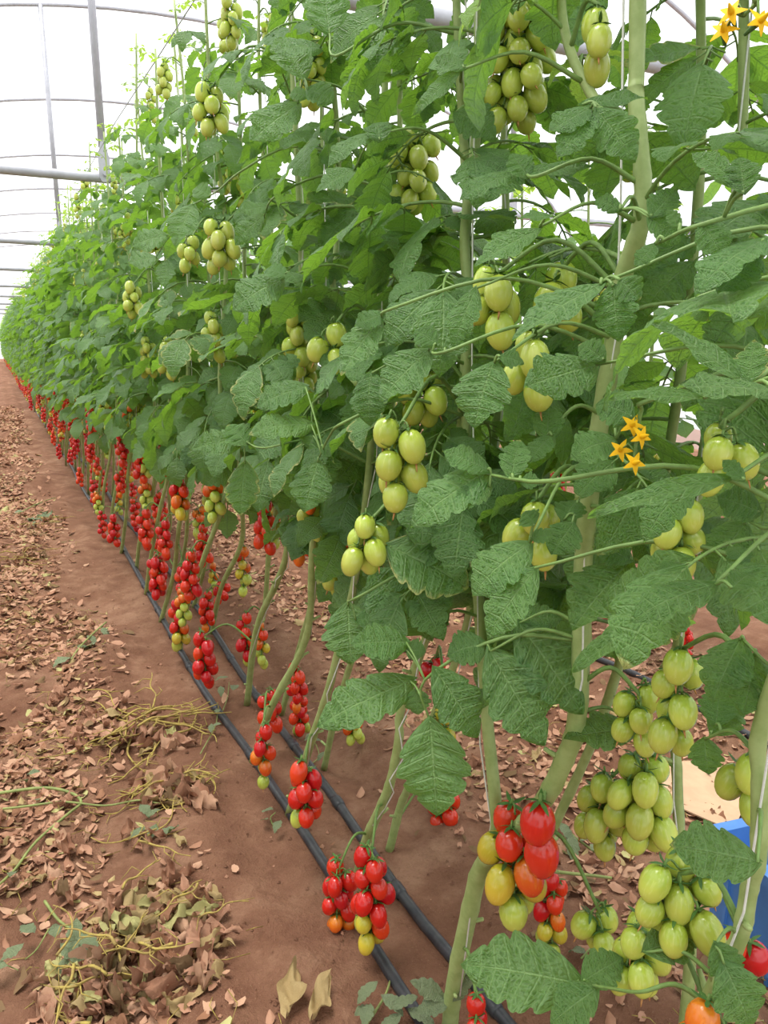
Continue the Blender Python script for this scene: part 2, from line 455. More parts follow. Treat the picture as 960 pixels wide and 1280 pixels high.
def leaf_layout(seed, p0, p1, R, size, pairs=2):
    """compound leaf along +X, world up = +Z: rachis points and leaflet frames"""
    r = random.Random(seed); n = 10; P = [Vector((0, 0, 0))]; side = r.uniform(-.5, .5)
    T = []
    for i in range(n):
        s = i/(n-1); a = p0+(p1-p0)*s; yv = side*s
        d = Vector((math.cos(a)*math.cos(yv), math.cos(a)*math.sin(yv), math.sin(a))); T.append(d)
        P.append(P[-1]+d*(R/n))
    T.append(T[-1])
    def at(s):
        f = s*n; i = min(int(f), n-1); return P[i].lerp(P[i+1], f-i), T[i]
    L = []
    defs = [(1.0, 0, 1.0)]
    ss = [.50, .78] if pairs == 2 else [.6]
    for k, s in enumerate(ss):
        for sg in (-1, 1): defs.append((s+r.uniform(-.04, .04), sg, (.72 if k == 0 else .88)*r.uniform(.85, 1.1)))
    for s in (.36, .64, .9):
        if r.random() < .75: defs.append((s, r.choice((-1, 1)), r.uniform(.24, .4)))
    for s, sg, sz in defs:
        p, t = at(min(s, 1)); up = Vector((0, 0, 1)); nrm = (up-t*up.dot(t)).normalized(); lat = nrm.cross(t)
        if sg == 0: d = t; st = 0
        else:
            an = math.radians(r.uniform(48, 78)); d = (t*math.cos(an)+lat*math.sin(an)*sg); st = .022*(1 if sz > .5 else .5)
        d = (d+Vector((0, 0, -r.uniform(.0, .5)))).normalized()
        q = p+d*st
        nn = (nrm+Vector((r.uniform(-.35, .35), r.uniform(-.35, .35), r.uniform(-.1, .2)))+t*.15)
        L.append((p, q, frame_mat(q, d, nn, *([size*sz*r.uniform(.92, 1.05)]*3)), sz))
    return P, L
LEAF_SPECS = [  # droop classes: young, arching, hanging
    [(.9, -.1, .15, .085), (1.0, .1, .14, .08), (.7, -.3, .16, .09)],
    [(.5, -.3, .19, .118), (.35, -.5, .18, .112), (.6, -.2, .2, .12), (.25, -.3, .19, .115)],
    [(.3, -.7, .2, .125), (.0, -.8, .19, .12), (.2, -1.0, .2, .128), (-.2, -.7, .18, .118)]]
LEAVES = []
sd_ = 100
for cls, specs in enumerate(LEAF_SPECS):
    row = []
    for (p0, p1, R, size) in specs:
        sd_ += 1; P, L = leaf_layout(sd_, p0, p1, R, size)
        rk = random.Random(sd_)
        ax = MB(); tube(ax, P, lerp_r(.0032, .0014, len(P)), MAT['petiole'], 6)
        for p, q, M, sz in L:
            if (q-p).length > .004: tube(ax, [p, q], .0013, MAT['petiole'], 5)
        axl = MB(); tube(axl, P[::2], lerp_r(.0034, .0016, len(P[::2])), MAT['petiole'], 4)
        hi = [(rk.choice(HIY_ME if cls == 0 else HI_ME), M) for p, q, M, sz in L]
        lo = MB(); lo.add_mb(axl); fa = MB()
        for p, q, M, sz in L:
            lo.add_mb(rk.choice(LOY if cls == 0 else LO), M)
            if sz > .45: fa.add_mb(rk.choice(FARY if cls == 0 else FAR), M)
        fa.add_mb(axl)
        row.append(dict(axis=ax.mesh('leaf_axis'), hi=hi, lo_me=lo.mesh('leaf'), far_me=fa.mesh('leaf'), far=fa))
    LEAVES.append(row)

# ------------------------------------------------------------------ fruit
def fruit_mb(matname, r=.021, ratio=1.25, nu=10, nv=14, calyx=True, tip=False, seed=0):
    rr = random.Random(seed); mb = MB(); L = 2*r*ratio; V = []; Fc = []
    V.append((0, 0, -.0015))
    for i in range(1, nu):
        a = math.pi*i/nu
        w = math.sin(a)**.92; z = -L/2*(1-math.cos(a))
        w *= 1+.07*math.cos(a)                     # a little broader at the shoulder
        for k in range(nv):
            b = 2*math.pi*k/nv
            lob = 1+.02*math.cos(3*b+seed)*max(0, math.cos(a))
            V.append((r*w*math.cos(b)*lob, r*w*math.sin(b)*lob, z))
    V.append((0, 0, -L))
    for k in range(nv): Fc.append((0, 1+k, 1+(k+1) % nv))
    for i in range(nu-2):
        for k in range(nv):
            a = 1+i*nv+k; b = 1+i*nv+(k+1) % nv; Fc.append((a, a+nv, b+nv, b))
    e = len(V)-1; o = 1+(nu-2)*nv
    for k in range(nv): Fc.append((o+k, e, o+(k+1) % nv))
    mb.add(V, Fc, MAT[matname])
    if calyx:
        for k in range(5):
            b = 2*math.pi*(k+rr.uniform(-.15, .15))/5; c, s = math.cos(b), math.sin(b); l = r*rr.uniform(.8, 1.15); w = r*.15
            lift = rr.uniform(.0, .35)
            P = []
            for q, wd in ((0, .5), (.45, 1.0), (.8, .6), (1.0, .02)):
                rad = q*l; z = .002-(.32*r*q*q if lift < .18 else -.35*r*q*q*lift*3)
                for sg in (-1, 1): P.append((rad*c-sg*wd*w*s, rad*s+sg*wd*w*c, z+.001))
            mb.add(P, [(0, 1, 3, 2), (2, 3, 5, 4), (4, 5, 7, 6)], MAT['sepal'])
        tube(mb, [(0, 0, -.001), (0, 0, .006), (.001, 0, .012)], [.0025, .0022, .0016], MAT['truss'], 5)
    if tip:
        tube(mb, [(0, 0, -L+.001), (.001, .0005, -L-.006), (.002, .001, -L-.012)], [.0018, .0014, .0006], MAT['tip'], 4)
    return mb
KINDS = ['red', 'orange', 'yellow', 'green']
FR_HI = {k: [fruit_mb(k, seed=i, ratio=q, tip=(k in ('green',) and i < 2)).mesh('tomato') for i, q in enumerate((1.18, 1.28, 1.38))] for k in KINDS}
FR_LO = {k: fruit_mb(k, nu=6, nv=8, calyx=False) for k in KINDS}

def truss_layout(A, B, L, n, seed, r=.021, spread=1.0, lean=(0, 0, -1), sizes=None, both=1.0):
    """peduncle from stem point A to pivot B, then the rachis hangs L; fruits packed around it"""
    R = random.Random(seed); A = Vector(A); B = Vector(B); lean = Vector(lean).normalized()
    h = B-A; hh = Vector((h.x, h.y, 0))
    mid = A+h*.5+Vector((0, 0, .25*h.length+.01))
    ped = catmull([A, mid, B], 5)
    rach = [B+lean*(L*i/8)+Vector((R.uniform(-.004, .004), R.uniform(-.004, .004), 0)) for i in range(9)]
    C = []; anchor = []
    a0 = R.uniform(0, 6.28)
    for i in range(n):
        t = (i+.5)/n; p = rach[min(8, int(t*8))]; anchor.append(p)
        an = a0+i*2.4+R.uniform(-.4, .4)
        C.append(p+Vector((math.cos(an), math.sin(an), 0))*r*1.2*spread+Vector((0, 0, -r*1.2)))
    rad = [r*1.06*(R.uniform(.88, 1.06)) for _ in range(n)]
    for it in range(70):
        for i in range(n):
            for j in range(i):
                d = C[i]-C[j]; d2 = Vector((d.x, d.y, d.z*.86)); l = d2.length; m = rad[i]+rad[j]
                if l < m:
                    pu = (d/max(d.length, 1e-6))*(m-l)*.5
                    C[i] += pu; C[j] -= pu
        if it < 60:
            for i in range(n):
                tgt = anchor[i]+Vector((0, 0, -r*1.1)); C[i] += (tgt-C[i])*.045/(.6+.5*spread)
    mb = MB(); tube(mb, ped+rach[1:], lerp_r(.0034, .0017, len(ped)+8), MAT['truss'], 6)
    out = []
    for i in range(n):
        off = C[i]-anchor[i]; d = Vector((off.x, off.y, 0))*.55; d = (d/max(r, .001)*.5+Vector((0, 0, -1))).normalized()
        s = rad[i]/(.021*1.06)
        top = C[i]-d*(.021*1.25*s)
        a = anchor[i]+Vector((0, 0, .012))
        tube(mb, catmull([a, (a+top)*.5+(top-a).cross(Vector((0, 0, 1)))*.1+Vector((0, 0, .008)), top-d*.006], 3), .0013, MAT['truss'], 4)
        z = -d; x = Vector((R.uniform(-1, 1), R.uniform(-1, 1), R.uniform(-1, 1))).cross(z).normalized(); y = z.cross(x)
        out.append((Matrix(((x.x*s, y.x*s, z.x*s, top.x), (x.y*s, y.y*s, z.y*s, top.y), (x.z*s, y.z*s, z.z*s, top.z), (0, 0, 0, 1))), i/n))
    return mb, out
def ripeness(style, t, R):
    if style == 'red': return 'red' if t < .86 or R.random() < .5 else R.choice(('orange', 'yellow', 'green'))
    if style == 'mixed': return 'red' if t < .5 else ('orange' if t < .66 else ('yellow' if t < .82 else 'green'))
    if style == 'turning': return R.choice(('red', 'orange', 'orange', 'yellow')) if t < .4 else R.choice(('yellow', 'green', 'green'))
    return 'green'
TRUSS = {}
for style, cnt in (('red', 4), ('mixed', 3), ('turning', 2), ('green', 5)):
    lst = []
    for i in range(cnt):
        R = random.Random(hash_ := (len(style)*31+i*7)); n = R.randint(8, 13); L = R.uniform(.11, .19)
        mb, fr = truss_layout((0, 0, 0), (R.uniform(.05, .10), R.uniform(-.02, .02), -.02), L, n, hash_, r=.0195 if style != 'green' else R.uniform(.017, .022))
        cols = [ripeness(style, t, R) for M, t in fr]
        stalk = mb.mesh('truss'); lo = MB(); lo.add_mb(mb)
        for (M, t), c in zip(fr, cols): lo.add_mb(FR_LO[c], M)
        lst.append(dict(stalk=stalk, fr=[(M, c, R.randint(0, 2)) for (M, t), c in zip(fr, cols)], lo=lo.mesh('truss')))
    TRUSS[style] = lst

def flower_mesh():
    b = MB()
    for k in range(5):
        a = 2*math.pi*k/5; c, s = math.cos(a), math.sin(a)
        P = [(0, .0014), (.003, .0024), (.006, .0017), (.0098, .0003)]; V = []
        for q, w in P:
            for sg in (-1, 1): V.append((q*c-sg*w*s, q*s+sg*w*c, .002-16*q*q+(.0 if sg else 0)))
        b.add(V, [(0, 1, 3, 2), (2, 3, 5, 4), (4, 5, 7, 6)], MAT['petal'])
    tube(b, [(0, 0, -.001), (0, 0, .004), (0, 0, .010)], [.0026, .0022, .0005], MAT['petal'], 6)
    tube(b, [(0, 0, -.012), (0, 0, -.001)], [.0012, .0024], MAT['sepal'], 5)
    return b.mesh('flower')
FLOWER = flower_mesh()

# ------------------------------------------------------------------ plants
# the lower edge of the foliage: leaves below it have been picked off by the growers (pixel line, used for the near plants only)
LOWER = [(-400, 300), (0, 460), (130, 560), (300, 640), (370, 745), (440, 840), (520, 880), (600, 900), (660, 930), (730, 890), (780, 850), (830, 800), (1000, 790), (1500, 780)]
def lower_y(px):
    for (a, b), (c, d) in zip(LOWER, LOWER[1:]):
        if a <= px <= c: return b+(d-b)*(px-a)/(c-a)
    return 1e9
OPEN = []      # (x0, y0, x1, y1, depth): windows in the foliage, where nearer procedural leaves were pruned
def pruned(p, near):
    x, y, z = proj(p)
    if z < .05: return False
    if -300 < x < 1260 and -300 < y < 1580 and z < .43: return True
    if near:
        if p.x < .37 and p.y < 3: return True
        if y > lower_y(x) and p.x < 1.3: return True
        for x0, y0, x1, y1, zz in OPEN:
            if x0 < x < x1 and y0 < y < y1 and z < zz: return True
    return False

class Plant:
    pass
def poly_len(P):
    s = [0.0]
    for a, b in zip(P, P[1:]): s.append(s[-1]+(b-a).length)
    return s
def poly_at(P, S, s):
    for i in range(len(P)-1):
        if s <= S[i+1]:
            f = (s-S[i])/max(1e-9, S[i+1]-S[i]); return P[i].lerp(P[i+1], f)
    return P[-1]

def leaf_obj(root, base, p, az, scale, cls, R, lod, name='leaf', tilt=0.0):
    row = LEAVES[cls]; T = row[R.randrange(len(row))]
    M = Matrix.Translation(p-base) @ Matrix.Rotation(az, 4, 'Z') @ Matrix.Rotation(tilt, 4, 'Y') @ Matrix.Scale(scale, 4)
    W = Matrix.Translation(base) @ M
    if lod == 0:
        keep = [(m, L) for m, L in T['hi'] if not pruned(W @ (L @ Vector((0, .5, 0))), True) and not pruned(W @ (L @ Vector((0, 1, 0))), True)]
        if len(keep) < 3 or keep[0][1] is not T['hi'][0][1]: return
        o = make_obj(name, T['axis'], root, M)
        for m, L in keep: make_obj('leaflet', m, o, L)
    else:
        if lod == 1 and pruned(W @ Vector((.26*1, 0, -.1)), True): return
        make_obj(name, T['lo_me'] if lod == 1 else T['far_me'], root, M)

def truss_obj(root, base, p, az, scale, style, R, lod):
    T = R.choice(TRUSS[style])
    M = Matrix.Translation(p-base) @ Matrix.Rotation(az, 4, 'Z') @ Matrix.Scale(scale, 4)
    if lod <= 1:
        o = make_obj('truss', T['stalk'], root, M)
        for L, c, k in T['fr']: make_obj('tomato', FR_HI[c][k], o, L)
    else: make_obj('truss', T['lo'], root, M)

def proc_stem(bx, by, H, R, lean=.55, cx=None):
    cx = bx if cx is None else cx
    z0 = g1(bx, by)-.01
    pts = [(bx, by, z0)]
    for z, f in ((.25, .38), (.5, .74), (.75, .95), (1.1, 1.04), (1.5, 1.0), (1.9, 1.04), (H, 1.0)):
        k = min(1, z/1.2)
        pts.append((bx+(cx-bx)*k+R.uniform(-.02, .02), by-lean*f+R.uniform(-.02, .02), z))
    return [Vector(p) for p in pts]

def build_plant(loc_pts, label, lod, R, r0=.0105, r1=.004, zleaf=.62, group=None, branches=(), reds=3, greens=5, dens=1.0, lscale=.9, far_foliage=None, redside=None, extra=True):
    base = loc_pts[0].copy()
    root = empty('tomato_plant', base, label, 'tomato plant', group)
    rel = lambda P: [p-base for p in P]
    P = catmull(loc_pts, 6 if lod < 2 else 2); S = poly_len(P)
    mb = MB(); nseg = 8 if lod < 2 else 5
    tube(mb, rel(P), [(r0+(r1-r0)*i/(len(P)-1))*(1+(.10 if lod < 2 and i % 4 == 0 else 0)) for i in range(len(P))], MAT['stem'], nseg)
    # stubs of removed leaves
    make_obj('stem', mb.mesh('stem'), root)
    if lod == 0:
        stub = MB(); tube(stub, [(0, 0, 0), (.012, 0, .004), (.026, 0, .012)], [.005, .0038, .003], MAT['stem'], 6); sm = stub.mesh('leaf_stub')
        s = .12
        while s < S[-1]*.5:
            p = poly_at(P, S, s)
            if p.z > zleaf: break
            make_obj('leaf_stub', sm, root, Matrix.Translation(p-base) @ Matrix.Rotation(R.uniform(0, 6.28), 4, 'Z')); s += R.uniform(.11, .18)
    stems = [(P, S, r0, r1)]
    for bp in branches:
        BP = catmull(bp['pts'], 6); BS = poly_len(BP); b2 = MB()
        tube(b2, rel(BP), lerp_r(bp.get('r0', r0), bp.get('r1', r1), len(BP)), MAT['stem'], nseg)
        make_obj('side_stem', b2.mesh('side_stem'), root); stems.append((BP, BS, 0, 0))
    info = Plant(); info.root = root; info.base = base; info.stems = stems; info.lod = lod
    if lod == 3:
        make_obj('foliage', far_foliage, root, Matrix.Rotation(R.choice((0, math.pi)), 4, 'Z'))['kind'] = 'stuff'
    else:
        az = R.uniform(0, 6.28)
        for (SP, SS, _, _) in stems:
            s = 0; top = SP[-1].z
            while s < SS[-1]:
                p = poly_at(SP, SS, s)
                if p.z < zleaf: s += .03; continue
                az += 2.4+R.uniform(-.5, .5)
                hf = (p.z-zleaf)/max(.1, top-zleaf)
                cls = 0 if p.z > top-.28 else (1 if R.random() < .35+.4*hf else 2)
                sc = lscale*R.uniform(.78, 1.12)
                if p.z > 1.7: sc *= max(.5, 1-.55*(p.z-1.7)/.8)
                if p.z > 1.45 and lod < 2: sc *= .82
                if cls == 0: sc *= .8
                leaf_obj(root, base, p, az, sc, cls, R, lod, tilt=R.uniform(-.2, .2))
                s += R.uniform(.05, .08)/dens*(1 if lod > 1 or p.z < 1.35 else 1.3)
    if extra:
        SP, SS, _, _ = stems[0]
        # fruit: ripe low down, green above
        zz = [(.16+.5*i/max(1, reds-1) if reds > 1 else .35)+R.uniform(-.04, .08) for i in range(reds)]
        for z in zz:
            p = min(SP, key=lambda q: abs(q.z-z-.1))
            a = (R.uniform(2.2, 4.1) if R.random() < .75 else R.uniform(-1, 1)) if redside is None else redside+R.uniform(-.9, .9)
            truss_obj(root, base, p, a, R.uniform(.72, .98), R.choice(('red', 'red', 'red', 'red', 'mixed', 'turning')), R, lod)
        for i in range(greens):
            z = .85+1.3*i/max(1, greens-1)+R.uniform(-.1, .1)
            if z > SP[-1].z-.15: continue
            p = min(SP, key=lambda q: abs(q.z-z)); a = R.uniform(2.0, 4.3) if R.random() < .65 else R.uniform(-1.2, 1.2)
            if pruned(p+Vector((math.cos(a)*.08, math.sin(a)*.08, -.1)), lod < 2): continue
            truss_obj(root, base, p, a, R.uniform(.68, .92)*(1 if z < 1.6 else .85), 'turning' if z < .95 and R.random() < .5 else 'green', R, lod)
    return info

FAR_FOL = []
for k in range(5):
    R = random.Random(900+k); b = MB()
    P = [Vector((0, 0, 0)), Vector((0, -.4, .6)), Vector((0, -.55, 1.0)), Vector((.04, -.55, 1.6)), Vector((.05, -.55, 2.35))]
    P = catmull(P, 8)
    az = 0; z = .62
    while z < 2.35:
        p = min(P, key=lambda q: abs(q.z-z)); az += 2.4+R.uniform(-.5, .5)
        cls = 0 if z > 2.1 else R.choice((1, 2, 2)); T = R.choice(LEAVES[cls])
        sc = .95*R.uniform(.8, 1.1)*(1 if z < 1.7 else max(.55, 1-.5*(z-1.7)/.7))
        b.add_mb(T['far'], Matrix.Translation(p) @ Matrix.Rotation(az, 4, 'Z') @ Matrix.Scale(sc, 4))
        z += R.uniform(.026, .04)
    FAR_FOL.append(b.mesh('foliage'))
def twine(P, r=.0013, label=None, group=None):
    b = MB(); tube(b, P, r, MAT['twine'], 5)
    tag(make_obj('support_twine', b.mesh('support_twine')), label, 'twine', group)

# ---- the near plants, each with its own stem course
HERO = []
def track(x, px):
    return [atx(a, b, x if not c else c[0]) for a, b, *c in px]
def hero_plant(low, high, label, R, **kw):
    P = list(low)
    b = P[0]; P[0] = Vector((b.x, b.y, g1(b.x, b.y)-.01))
    info = build_plant(P+list(high), label, 0, R, extra=False, **kw)
    HERO.append(info); return info
V3 = lambda *a: Vector(a)
# fruit trusses: pivot pixel, lowest pixel row, lateral plane, count, radius, ripeness, packing
TR = dict(
    a=((464, 1072), 1200, .55, 16, .0180, 'mixed2', 1.8), a2=((424, 1084), 1182, .535, 12, .0175, 'mixed2', 1.7), b=((380, 962), 1034, .52, 11, .0195, 'red1', 1.1), c=((337, 866), 912, .63, 6, .0195, 'red', .9),
    d=((375, 876), 920, .76, 10, .016, 'red2', 1.3), e=((442, 895), 930, .86, 8, .0155, 'turning', 1.0), f=((306, 768), 838, .70, 9, .0185, 'red1', .8),
    g=((254, 796), 862, .52, 11, .0195, 'red', .9), h=((222, 752), 815, .53, 11, .019, 'mixed', 1.1), h2=((229, 708), 750, .58, 8, .018, 'red', .8), i=((196, 698), 746, .53, 15, .019, 'red', 1.0), j=((276, 730), 752, .80, 6, .0185, 'red', 1.0),
    k=((556, 990), 1040, .92, 8, .0195, 'red', 1.1), l=((645, 1030), 1160, .60, 11, .0205, 'mixed3', 2.2), l2=((692, 1092), 1206, .86, 12, .0165, 'mixed', .9), l3=((678, 1010), 1090, .585, 2, .0235, 'red', .3),
    q=((925, 1168), 1200, .80, 3, .020, 'red', .6), r=((596, 1252), 1290, .58, 3, .0155, 'red', .6), r2=((892, 1262), 1300, .56, 3, .018, 'orange', .7),
    m=((806, 958), 1062, .74, 14, .0180, 'green', 1.8), m2=((757, 978), 1066, .73, 10, .0172, 'green', 1.6), n=((850, 812), 960, .62, 7, .0150, 'green', 1.8), n2=((800, 868), 935, .64, 6, .0130, 'green', 1.4), o=((850, 1092), 1176, .60, 11, .0165, 'green', 2.0), p=((800, 1168), 1240, .62, 9, .0155, 'green', 1.2),
    p2=((750, 1140), 1175, .66, 4, .016, 'green', 1.0),
    s=((498, 535), 628, .44, 7, .0175, 'green', 1.2), s2=((458, 655), 694, .43, 6, .0150, 'green', 1.3), t=((648, 10), 138, .66, 28, .0148, 'green', 2.2), t2=((748, 5), 95, .60, 3, .0150, 'green', 1.6),
    u=((518, 172), 250, .74, 18, .0175, 'green', 2.0), v=((262, 112), 160, .50, 9, .017, 'green', 1.4), w=((275, 285), 330, .50, 11, .018, 'green', 1.5), x=((618, 345), 400, .52, 5, .0165, 'green', 1.1),
    y=((666, 425), 495, .50, 5, .0150, 'green', 1.0), z=((905, 528), 582, .52, 4, .0125, 'green', 1.4), aa=((848, 628), 690, .52, 7, .0120, 'green', 1.3), bb=((670, 628), 665, .52, 4, .0165, 'green', 1.0),
    cc=((236, 302), 328, .50, 5, .017, 'green', 1.0), dd=((700, 338), 350, .60, 3, .018, 'green', 1.2), ee=((790, 150), 200, .85, 5, .0185, 'green', 1.1), ff=((165, 358), 392, .48, 8, .018, 'green', 1.0),
    gg=((415, 410), 430, .50, 3, .018, 'green', 1.0), hh=((530, 468), 500, .56, 6, .017, 'green', 1.2), ii=((550, 890), 905, .72, 3, .0185, 'yellow', 1.0), kk=((545, 820), 850, .85, 4, .0175, 'red', 1.0), mm=((940, 945), 985, .72, 4, .018, 'green', 1.2))
for (q, yb, x, n, r, st, sp) in TR.values():
    d = atx(*q, x); z = proj(d)[2]; m = r*F/z*(1.0+.55*sp)
    OPEN.append((q[0]-m, q[1]-8, q[0]+m, yb-4, z+.03))
OPEN += [(830, -20, 980, 110, .9), (742, 505, 815, 590, .9), (590, 1010, 720, 1280, 1.2), (716, 905, 800, 1100, 1.05)]

R = random.Random(11)
P2 = hero_plant([V3(.60, .58, 0)]+track(.60, [(884, 1255), (897, 1222), (925, 1170), (937, 1110), (948, 1070), (950, 980), (958, 880)]),
                [V3(.61, .36, 1.15), V3(.62, .33, 1.5), V3(.62, .34, 1.9), V3(.63, .33, 2.3)],
                'nearest tomato plant, thick pale leaning stem and pale green trusses beside the blue crate', R, r0=.0095, r1=.006, zleaf=.98, dens=1.5, lscale=1.0)
P1 = hero_plant([atz(562, 1280)]+track(.605, [(568, 1230), (588, 1135), (603, 1082), (640, 1045), (680, 1000), (705, 950), (720, 905), (727, 800), (729, 700), (745, 560), (765, 440), (778, 350), (801, 280), (803, 220), (795, 120), (797, 20)]),
                [V3(.60, .68, 2.05), V3(.62, .68, 2.4)],
                'forked tomato plant with a red, orange and green truss hanging under its fork', R, r0=.0150, r1=.0068, zleaf=.72, dens=1.25, lscale=1.0,
                branches=[dict(pts=track(.612, [(604, 1085), (620, 1040), (619, 1000), (614, 950), (609, 900), (603, 820), (596, 720), (582, 620), (583, 500), (584, 370), (581, 290), (593, 190), (600, 100), (598, 10)])+[V3(.63, 1.0, 2.2)], r0=.0105, r1=.0062),
                          dict(pts=track(.605, [(752, 140), (735, 110), (715, 70), (703, 20), (700, -60)]), r0=.006, r1=.005)])
P3 = hero_plant(track(.84, [(858, 1290), (862, 1210), (858, 1130), (850, 1050), (846, 960), (842, 860)]), [V3(.84, .72, 1.0), V3(.84, .70, 1.4), V3(.80, .70, 1.8), V3(.80, .66, 2.3)],
                'tomato plant with a straight thin stem and twine behind the nearest one', R, r0=.0095, r1=.005, zleaf=.70, dens=1.5, lscale=1.05)
M3 = hero_plant([atz(445, 1095)]+track(.62, [(458, 1050), (478, 1005), (490, 970), (499, 920), (503, 880)]), [V3(.63, 1.03, .85), V3(.64, 1.0, 1.3), V3(.62, 1.02, 1.8), V3(.66, 1.0, 2.4)],
                'tomato plant whose big mixed truss of some twenty fruit hangs just above the drip pipe', R, r0=.0115, r1=.005, zleaf=.66, dens=1.6, lscale=1.05)
M2 = hero_plant([atz(360, 1012)]+track(.566, [(385, 940), (405, 880), (420, 825)]), [V3(.58, 1.25, .85), V3(.62, 1.25, 1.3), V3(.64, 1.27, 1.8), V3(.64, 1.25, 2.35)],
                'tomato plant with a tight all-red truss ending in one green fruit, beside the drip pipe', R, r0=.0105, r1=.005, zleaf=.66, dens=1.6, lscale=1.05)
M1 = hero_plant([atz(308, 872)]+track(.655, [(320, 790), (345, 730), (358, 690)]), [V3(.655, 1.78, .95), V3(.66, 1.75, 1.4), V3(.66, 1.78, 1.9), V3(.68, 1.76, 2.4)],
                'tomato plant with a short truss of six red fruits between the drip pipes', R, r0=.0115, r1=.005, zleaf=.64, dens=1.6, lscale=1.05)
B1 = hero_plant([atz(486, 1055)]+track(.76, [(500, 1010), (512, 980), (540, 900)]), [V3(.78, 1.18, .7), V3(.78, 1.1, 1.2), V3(.76, 1.1, 1.7), V3(.76, 1.1, 2.3)],
                'tomato plant with a thin stem behind the second drip pipe, red truss over the mound', R, r0=.0105, r1=.005, zleaf=.60, dens=1.6, lscale=1.05)
B2 = hero_plant([atz(404, 952)]+track(.74, [(420, 890), (435, 840), (450, 790)]), [V3(.75, 1.5, .85), V3(.76, 1.45, 1.3), V3(.76, 1.45, 1.8), V3(.76, 1.45, 2.3)],
                'tomato plant behind the second drip pipe with two green fruit under its small red truss', R, r0=.0095, r1=.005, zleaf=.60, dens=1.5, lscale=1.05)
B0 = hero_plant([V3(.86, 1.12, 0), V3(.86, 1.0, .3), V3(.86, .88, .62)], [V3(.86, .8, 1.0), V3(.86, .78, 1.4), V3(.84, .8, 1.8), V3(.84, .78, 2.2)],
                'tomato plant rising behind the forked plant, its small mixed truss hanging behind the red one', R, r0=.0095, r1=.005, zleaf=.66, dens=1.5, lscale=1.05)

# twines of the near plants
twine(track(.598, [(575, 1245), (592, 1110), (604, 1085), (650, 1045), (690, 985), (712, 925), (728, 850)])+track(.60, [(731, 640), (770, 420), (776, 250), (780, -40)])+[V3(.60, .7, 2.2)], label='white twine wound round the forked plant and up its thicker branch')
twine(track(.605, [(604, 1085), (614, 1030), (600, 930), (596, 700), (590, 480), (591, 250), (596, 20)])+[V3(.62, 1.0, 2.2)], label='white twine running up the left branch of the forked plant')
twine(track(.59, [(893, 1255), (905, 1205), (930, 1140)])+[V3(.60, .4, 1.1), V3(.6, .35, 1.6), V3(.6, .34, 2.2)], label='white twine beside the nearest thick pale stem')
twine(track(.83, [(851, 1185), (853, 1100), (842, 1000), (842, 880)])+[V3(.83, .7, 1.4), V3(.8, .66, 2.2)], label='white twine up the straight stem behind the nearest plant')
for h, lab in ((M3, 'white twine on the plant with the big mixed low truss'), (M2, 'white twine on the plant with the tight all-red truss'), (M1, 'white twine on the plant between the drip pipes'), (B1, 'white twine on the thin-stemmed plant behind the second pipe')):
    SP = h.stems[0][0]; pts = [q+Vector((.012*math.sin(i*1.3), -.012, 0)) for i, q in enumerate(SP) if q.z > .2]
    twine(pts[::3]+[Vector((pts[-1].x, pts[-1].y, 2.42))], label=lab)

# ---- procedural plants of the two lines
RR = random.Random(77)
lines = [(.56, 'path-side', [2.02, 2.94, 3.35]+[3.75+.41*i for i in range(130)]), (.74, 'back-line', [2.28, 2.70, 3.08, 3.46]+[3.9+.42*i for i in range(128)])]
for x0, nm, ys in lines:
    for k, y in enumerate(ys):
        R = random.Random(int(y*1000)+int(x0*10))
        H = R.uniform(2.1, 2.5); bx = x0+R.uniform(-.03, .03)
        lod = 0 if y < 2.75 else (1 if y < 6.5 else (2 if y < 15 else 3))
        pts = proc_stem(bx, y, H, R, R.uniform(.42, .6), cx=x0+(.07 if x0 < .6 else .0))
        if lod < 2 and k < 20: lab = '%s tomato plant in the %s line, stem leaning toward the camera, red fruit low' % (ORD[k], nm)
        elif lod == 2: lab = '%s tomato plant midway down the row, red trusses under dense leaves' % nm
        else: lab = 'distant %s tomato plant toward the far end of the row' % nm
        grp = None if (lod < 2 and k < 20) else ('tomato plants midway down the %s line' % nm if lod == 2 else 'distant tomato plants of the %s line' % nm)
        info = build_plant(pts, lab, lod, R, group=grp, reds=2 if lod == 0 else 3, greens=4 if lod < 3 else 3, far_foliage=FAR_FOL[R.randrange(5)] if lod == 3 else None,
                    zleaf=.66 if x0 < .6 else .6, dens=1.8 if lod < 2 else 1.7, lscale=1.08)
        if lod < 2:
            HERO.append(info)
            t = pts[2]; top = pts[-1]
            twine([t+Vector((.012, 0, 0)), pts[3]+Vector((.016, 0, 0)), pts[4]+Vector((.015, .004, 0)), Vector((top.x, top.y, 2.22)), ], label='white support twine of the %s %s plant, hung from the wire' % (ORD[k], nm))
def nearest_stem(p, dz=(-.03, .16), plants=None):
    best = None
    for h in (plants or HERO):
        for SP, *_ in h.stems:
            for q in SP:
                w = (q-p).length+(0 if dz[0] <= q.z-p.z <= dz[1] else .25)
                if best is None or w < best[0]: best = (w, h, q)
    return best[1], best[2]
